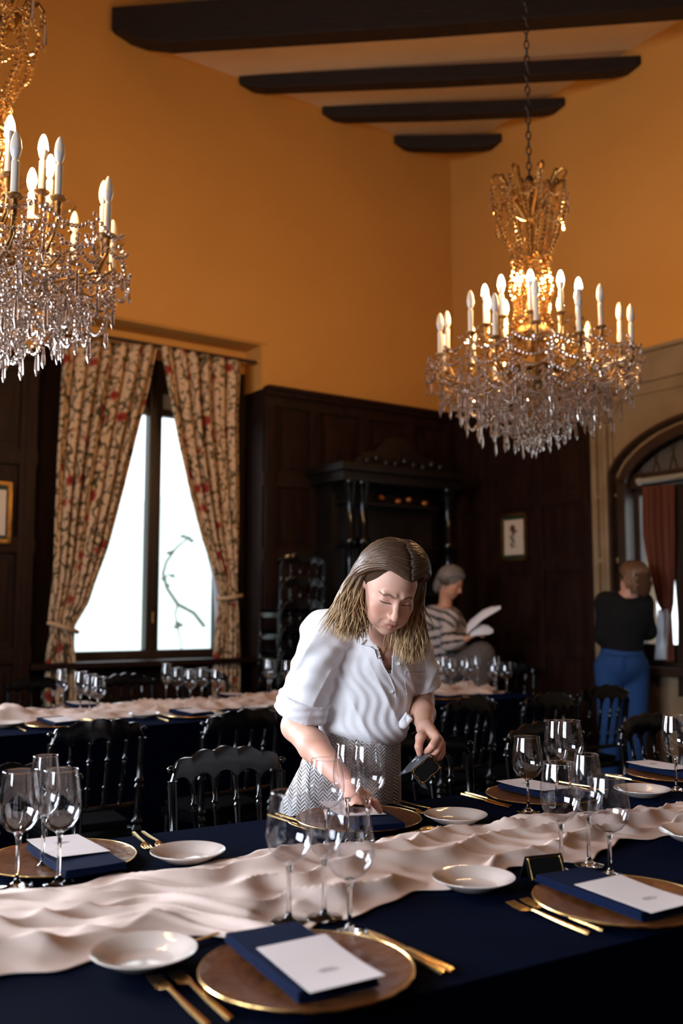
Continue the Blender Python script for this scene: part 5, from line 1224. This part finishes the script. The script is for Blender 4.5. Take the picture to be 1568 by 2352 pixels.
    mb.add(vs, [(j * n + i, j * n + (i + 1) % n, (j + 1) * n + (i + 1) % n, (j + 1) * n + i) for j in range(rows) for i in range(n)]); sko = mb.build('knit_skirt', M['knit'], r, ang=80)
    md = sko.modifiers.new('solid', 'SOLIDIFY'); md.thickness = .004; md.offset = 1
    # the card in her hand is a thing of its own
    A, B_, C_, D_ = at(990, 1732, 2.735), at(1014, 1762, 2.745), at(968, 1803, 2.72), at(943, 1772, 2.71)
    pr = empty('place_card', (A + B_ + C_ + D_) / 4); tag(pr, 'black place card with gold border and white writing held in her hand', 'place card'); o0 = pr.location.copy()
    nrm = (B_ - A).cross(D_ - A).normalized(); nrm = nrm if nrm.y < 0 else -nrm
    def slab(ps, th, m, name, par):
        n2 = (ps[1] - ps[0]).cross(ps[3] - ps[0]).normalized() * th; mb = MB(); mb.add([p - o0 for p in ps] + [p - o0 + n2 for p in ps], [(0, 1, 2, 3), (7, 6, 5, 4), (0, 4, 5, 1), (1, 5, 6, 2), (2, 6, 7, 3), (3, 7, 4, 0)]); return mb.build(name, m, par, smooth=False)
    fp = slab([A, B_, C_, D_], .0006, M['blackcard'], 'front_panel', pr)
    E_, G_ = at(950, 1738, 2.80), at(912, 1782, 2.79)
    bp = slab([A + Vector((0, .002, 0)), D_ + Vector((0, .002, 0)), at(914, 1782, 2.765), at(955, 1736, 2.785)], .0006, M['greycard'], 'writing_panel', pr)
    bk = slab([at(962, 1776, 2.77), at(943, 1774, 2.72), at(968, 1808, 2.735), at(982, 1812, 2.79)], .0006, M['blackcard'], 'back_panel', pr)
    # gold border with corner scrolls
    gb = MB(); ip = []
    ctr = (A + B_ + C_ + D_) / 4
    for q in (A, B_, C_, D_): ip.append(ctr + (q - ctr) * .86 + nrm * .0012 - o0)
    for a, b in zip(ip, ip[1:] + ip[:1]):
        m_ = 12; cc_ = (ctr - o0); gb.tube([a + (b - a) * (i / m_) + (cc_ - (a + b) / 2).normalized() * (.0016 * math.cos(4 * PI * i / m_) - .0016) for i in range(m_ + 1)], .0008, 5)
    for a in ip:
        for q in range(7): gb.ball(a + (ip[0] - ip[1]).normalized() * random.uniform(-.004, .004) + (ip[1] - ip[2]).normalized() * random.uniform(-.003, .003), .0016, 6, 4)
    gb.build('gold_border', M['gold'], fp)
    wr_ = MB()
    n3 = Vector((0, -1, .35)).normalized() * .0016
    for pl_ in ([(946, 1750), (950, 1746), (956, 1742)], [(950, 1757), (955, 1751), (961, 1744)], [(946, 1763), (951, 1759), (953, 1755), (958, 1752)], [(926, 1776), (930, 1770), (934, 1772), (929, 1777), (926, 1774)]):
        wr_.tube([at(x, y, 2.755) + n3 - o0 + Vector((0, .0, 0)) for x, y in pl_], .0013, 5)
    wr_.build('white_writing', M['white_ink'], bp)
woman()

# ---- two people in the background
def bg_field(lo, hi, st): return Field(*[axis([(a, b, st)]) for a, b in zip(lo, hi)])
def finger_hand(f, w, d, side, curl=.6, L=.075, r=.0095, up=Vector((0, 0, 1))):
    d = d.normalized(); s = d.cross(up).normalized(); n = s.cross(d)
    for i, (o, ln) in enumerate(((-.028, .92), (-.009, 1.0), (.010, .95), (.028, .78))):
        k = w + d * .085 + s * o; f.cap(w + s * o * .4, k, .019, .013, k=.012)
        a = k + (d * .9 - n * curl * .5).normalized() * L * .45 * ln; b = a + (d * .6 - n * curl).normalized() * L * .33 * ln; c = b + (d * .2 - n * curl * 1.2).normalized() * L * .25 * ln
        f.chain([k, a, b, c], [r * 1.15, r, r * .9, r * .75], k=.003)
    t0 = w + s * side * .02 + d * .02; t1 = t0 + (d * .5 + s * side * .8).normalized() * .045; t2 = t1 + (d * .95 + s * side * .2).normalized() * .032
    f.chain([t0, t1, t2], [.016, .0125, .010], k=.006)
def striped_person():
    base = at(1045, 1400, 7.85); base.z = 0; r = empty('person', base); tag(r, 'grey haired person in a striped sweater bending over a sheet of paper in the background', 'person'); lc = lambda V: V - np.array(base)[None, :]
    D = 7.80; P = lambda x, y, d=0: at(x, y, D + d)
    T = head_frame(P(1056, 1348, -.06), R(62), R(28), R(0)); f = bg_field((base.x - .45, base.y - .75, 0), (base.x + .55, base.y + .45, 1.80), .0085)
    head_sdf(f, T); nk = P(1022, 1400, .02); f.cap(nk, T @ Vector((0, -.02, -.05)), .055, .052, k=.03)
    ch = P(1020, 1450, .05); pe = P(1030, 1545, .05); f.ell(ch, (.16, .13, .20), k=.04); f.cap(ch, pe, .14, .15, k=.05); f.cap(P(990, 1412, .05), P(1035, 1418, -.10), .07, .065, k=.05)
    eL = P(1030, 1480, -.26); wL = P(1068, 1468, -.30); f.cap(P(1030, 1420, -.12), eL, .055, .043, k=.03); f.cap(eL, wL, .042, .027, k=.02); finger_hand(f, wL, Vector((.8, -.15, .35)), -1)
    eR = P(1050, 1462, .12); wR = P(1082, 1450, -.05); f.cap(P(1015, 1410, .12), eR, .055, .043, k=.03); f.cap(eR, wR, .042, .027, k=.02); finger_hand(f, wR, Vector((.7, -.2, .25)), 1)
    for s in (-.09, .10):
        kn = Vector((base.x + .05 + s, base.y - .05, .48)); f.cap(pe + Vector((s, 0, -.02)), kn, .10, .065, k=.04); f.cap(kn, Vector((kn.x, base.y + .02, .09)), .062, .042, k=.03); f.cap(Vector((kn.x, base.y + .02, .09)), Vector((kn.x + .13, base.y - .04, .04)), .042, .03, k=.02)
    V, F = f.mesh(); V = relax(V, F, 1); raw_mesh('body', lc(V), F, M['skin'], r, skin_cols(V, T.inverted(), (.55, .27, .17)))
    g = bg_field((base.x - .45, base.y - .7, .70), (base.x + .5, base.y + .4, 1.55), .010)
    g.ell(ch, (.185, .155, .22), k=.04); g.cap(ch, P(1028, 1535, .05), .165, .175, k=.05); g.cap(P(990, 1415, .05), P(1035, 1420, -.10), .085, .08, k=.05)
    g.cap(P(1030, 1420, -.12), eL, .072, .060, k=.03); g.cap(eL, wL + (eL - wL) * .25, .060, .042, k=.02); g.cap(P(1015, 1410, .12), eR, .072, .06, k=.03); g.cap(eR, wR + (eR - wR) * .25, .06, .042, k=.02)
    g.cap(nk, T @ Vector((0, -.02, -.02)), .06, .075, k=.01, sub=True)
    V, F = g.mesh(); V = relax(V, F, 2)
    L = V - np.array(base); q = np.where(L[:, 2] > 1.18, L[:, 0] * .75 + L[:, 2] * .9 + L[:, 1] * .3, -.12 * L[:, 0] + L[:, 2] * 1.0 + .15 * L[:, 1])
    st = (np.sin(q * 2 * PI / .072) > .45).astype(float)[:, None]; cols = np.array([.46, .38, .36]) * (1 - st) + np.array([.012, .018, .018]) * st
    raw_mesh('striped_sweater', lc(V), F, M['striped'], r, cols)
    g = bg_field((base.x - .4, base.y - .5, .08), (base.x + .6, base.y + .45, 1.20), .012)
    g.cap(pe, pe + Vector((.05, 0, -.1)), .165, .165, k=.04); kk = P(1105, 1505, -.25); g.cap(P(1050, 1530, -.1), kk, .12, .105, k=.05); g.cap(kk, kk + Vector((-.02, .02, -.45)), .095, .07, k=.04)
    g.cap(pe + Vector((-.08, .05, -.05)), Vector((base.x, base.y + .05, .12)), .12, .08, k=.04)
    V, F = g.mesh(); V = relax(V, F, 2); raw_mesh('grey_trousers', lc(V), F, M['greywool'], r)
    h = bg_field((base.x - .3, base.y - .5, 1.2), (base.x + .4, base.y + .3, 1.80), .007); h.ell((0, -.022, .036), (.090, .108, .098), k=.01, T=T); h.ell((0, -.08, -.05), (.065, .05, .09), k=.04, T=T); h.ell((0, .085, -.025), (.064, .062, .088), k=.012, sub=True, T=T)
    V, F = h.mesh(); V = relax(V, F, 2); hu = raw_mesh('hair_under_layer', lc(V), F, M['hairbase'], r, np.tile([.16, .14, .13], (len(V), 1)))
    mb, hc = hair_locks(T, 260, lambda s, l, rs: Vector((rs.gauss(-.1, .2), rs.gauss(0, .2), -1)).normalized(), lambda s, y: .07, .0058, backn=200, backl=.05, seed=8, dark=(.20, .18, .165), mid=(.16, .13, .12), tip=(.08, .055, .045))
    hv = np.array([tuple(v) for v in mb.v]); me = bpy.data.meshes.new('hair'); me.from_pydata((hv - np.array(base)).tolist(), [], mb.f); me.materials.append(M['hair']); me.polygons.foreach_set('use_smooth', [True] * len(me.polygons))
    ca = me.color_attributes.new('col', 'FLOAT_COLOR', 'POINT'); c4 = np.ones((len(hv), 4), dtype=np.float32); c4[:, :3] = hc; ca.data.foreach_set('color', c4.ravel()); ho = bpy.data.objects.new('hair', me); C.objects.link(ho); ho.parent = r; hu.parent = ho
    # curled white paper sheets held up
    o0 = at(1080, 1440, D - .3)
    def leaf(path, wid, name, par):
        n = len(path); vs = []
        for (x, y), w in zip(path, wid):
            c = at(x, y, D - .32) - o0
            for k in range(5): t = -1 + k / 2; vs.append(c + Vector((.15 * w * t, .75 * w * t, w * t * .75 + .015 * (1 - t * t))))
        m = len(vs); vs += [v + Vector((0, .003, -.002)) for v in vs]; fs = [(i * 5 + k, i * 5 + k + 1, (i + 1) * 5 + k + 1, (i + 1) * 5 + k) for i in range(n - 1) for k in range(4)]; fs += [tuple(m + q for q in f_[::-1]) for f_ in fs]
        for i in range(n - 1): fs += [(i * 5, (i + 1) * 5, m + (i + 1) * 5, m + i * 5), ((i + 1) * 5 + 4, i * 5 + 4, m + i * 5 + 4, m + (i + 1) * 5 + 4)]
        return MB().add(vs, fs).build(name, M['feather'], par)
    pr = empty('paper_sheet', o0); tag(pr, 'white curled paper sheets held open by the person in the striped sweater', 'paper')
    leaf([(1074, 1458), (1072, 1446), (1080, 1436), (1092, 1426), (1108, 1412), (1128, 1402), (1149, 1396)], [.02, .05, .055, .055, .05, .04, .012], 'upper_leaf', pr)
    leaf([(1080, 1454), (1092, 1448), (1108, 1446), (1122, 1447), (1132, 1450)], [.03, .05, .052, .045, .012], 'lower_leaf', pr)
striped_person()
def jeans_person():
    D = 6.85; P = lambda x, y, d=0: at(x, y, D + d); base = P(1430, 1500); base.z = 0; r = empty('person', base); tag(r, 'person in a black sweater and blue jeans seen from behind at the arched window', 'person'); lc = lambda V: V - np.array(base)[None, :]
    T = head_frame(P(1434, 1335, .08), R(-152), R(6), R(0)); f = bg_field((base.x - .42, base.y - .4, 0), (base.x + .42, base.y + .45, 1.80), .0085)
    head_sdf(f, T); nk = P(1436, 1378); f.cap(nk, T @ Vector((0, -.02, -.05)), .055, .052, k=.03); ch = P(1432, 1420, .02); wa = P(1428, 1480, .02); pe = P(1427, 1520, .02)
    f.ell(ch, (.15, .10, .16), k=.04); f.cap(ch, wa, .12, .115, k=.05); f.cap(wa, pe, .12, .15, k=.05); shL, shR = P(1392, 1384, .02), P(1474, 1386, .02); f.cap(shL, shR, .06, .06, k=.05)
    eL, eR = P(1385, 1462, .02), P(1488, 1450, .04); wL, wR = P(1412, 1468, .20), P(1462, 1462, .22)
    for a, b, c, d in ((shL, eL, wL, Vector((1, .1, 0))), (shR, eR, wR, Vector((-1, .1, 0)))): f.cap(a, b, .052, .043, k=.03); f.cap(b, c, .042, .028, k=.02); finger_hand(f, c, d, 1)
    for s in (-.09, .09):
        kn = pe + Vector((s * 1.05, .0, -.42)); an = Vector((kn.x, kn.y + .02, .09)); f.cap(pe + Vector((s, 0, -.04)), kn, .09, .062, k=.04); f.cap(kn, an, .06, .04, k=.03); f.cap(an, an + Vector((0, .14, -.05)), .04, .03, k=.02)
    V, F = f.mesh(); V = relax(V, F, 1); raw_mesh('body', lc(V), F, M['skin'], r, skin_cols(V, T.inverted(), (.50, .27, .20)))
    g = bg_field((base.x - .42, base.y - .4, .90), (base.x + .42, base.y + .45, 1.60), .010)
    g.ell(ch, (.175, .125, .18), k=.04); g.cap(ch, P(1428, 1488, .02), .15, .145, k=.05); g.cap(shL, shR, .078, .078, k=.05)
    for a, b, c in ((shL, eL, wL), (shR, eR, wR)): g.cap(a, b, .070, .060, k=.04); g.cap(b, c + (b - c) * .15, .060, .045, k=.03)
    g.cap(nk + Vector((0, 0, .01)), T @ Vector((0, -.02, .02)), .058, .07, k=.01, sub=True)
    V, F = g.mesh(); V = relax(V, F, 2); raw_mesh('black_sweater', lc(V), F, M['black_knit'], r)
    g = bg_field((base.x - .35, base.y - .35, .06), (base.x + .35, base.y + .35, 1.10), .010); g.cap(wa + Vector((0, 0, .02)), pe, .135, .165, k=.05)
    for s in (-.09, .09):
        kn = pe + Vector((s * 1.05, .0, -.42)); an = Vector((kn.x, kn.y + .02, .12)); g.cap(pe + Vector((s, 0, -.04)), kn, .105, .082, k=.03); g.cap(kn, an, .08, .065, k=.03)
    V, F = g.mesh(); V = relax(V, F, 1); j = raw_mesh('blue_jeans', lc(V), F, M['denim'], r)
    sm = MB(); sm.tube([P(1382, 1502, -.15) - base, P(1427, 1506, -.175) - base, P(1474, 1502, -.15) - base], .004, 5); sm.tube([P(1427, 1506, -.17) - base, P(1427, 1540, -.175) - base], .003, 5); sm.build('waistband_seam', M['denim'], j)
    h = bg_field((base.x - .2, base.y - .3, 1.3), (base.x + .3, base.y + .4, 1.85), .007); h.ell((0, -.020, .034), (.088, .106, .096), k=.01, T=T); h.ell((0, -.08, -.04), (.072, .05, .10), k=.04, T=T); h.ell((0, .085, -.025), (.066, .062, .088), k=.012, sub=True, T=T)
    V, F = h.mesh(); V = relax(V, F, 2); hu = raw_mesh('hair_under_layer', lc(V), F, M['hairbase'], r, np.tile([.07, .035, .02], (len(V), 1)))
    mb, hc = hair_locks(T, 260, lambda s, l, rs: Vector((rs.gauss(0, .1), rs.gauss(-.15, .12), -1)).normalized(), lambda s, y: .10, .0055, backn=300, backl=.12, seed=12, dark=(.07, .035, .02), mid=(.15, .075, .04), tip=(.30, .16, .08))
    hv = np.array([tuple(v) for v in mb.v]); me = bpy.data.meshes.new('hair'); me.from_pydata((hv - np.array(base)).tolist(), [], mb.f); me.materials.append(M['hair']); me.polygons.foreach_set('use_smooth', [True] * len(me.polygons))
    ca = me.color_attributes.new('col', 'FLOAT_COLOR', 'POINT'); c4 = np.ones((len(hv), 4), dtype=np.float32); c4[:, :3] = hc; ca.data.foreach_set('color', c4.ravel()); ho = bpy.data.objects.new('hair', me); C.objects.link(ho); ho.parent = r; hu.parent = ho
jeans_person()
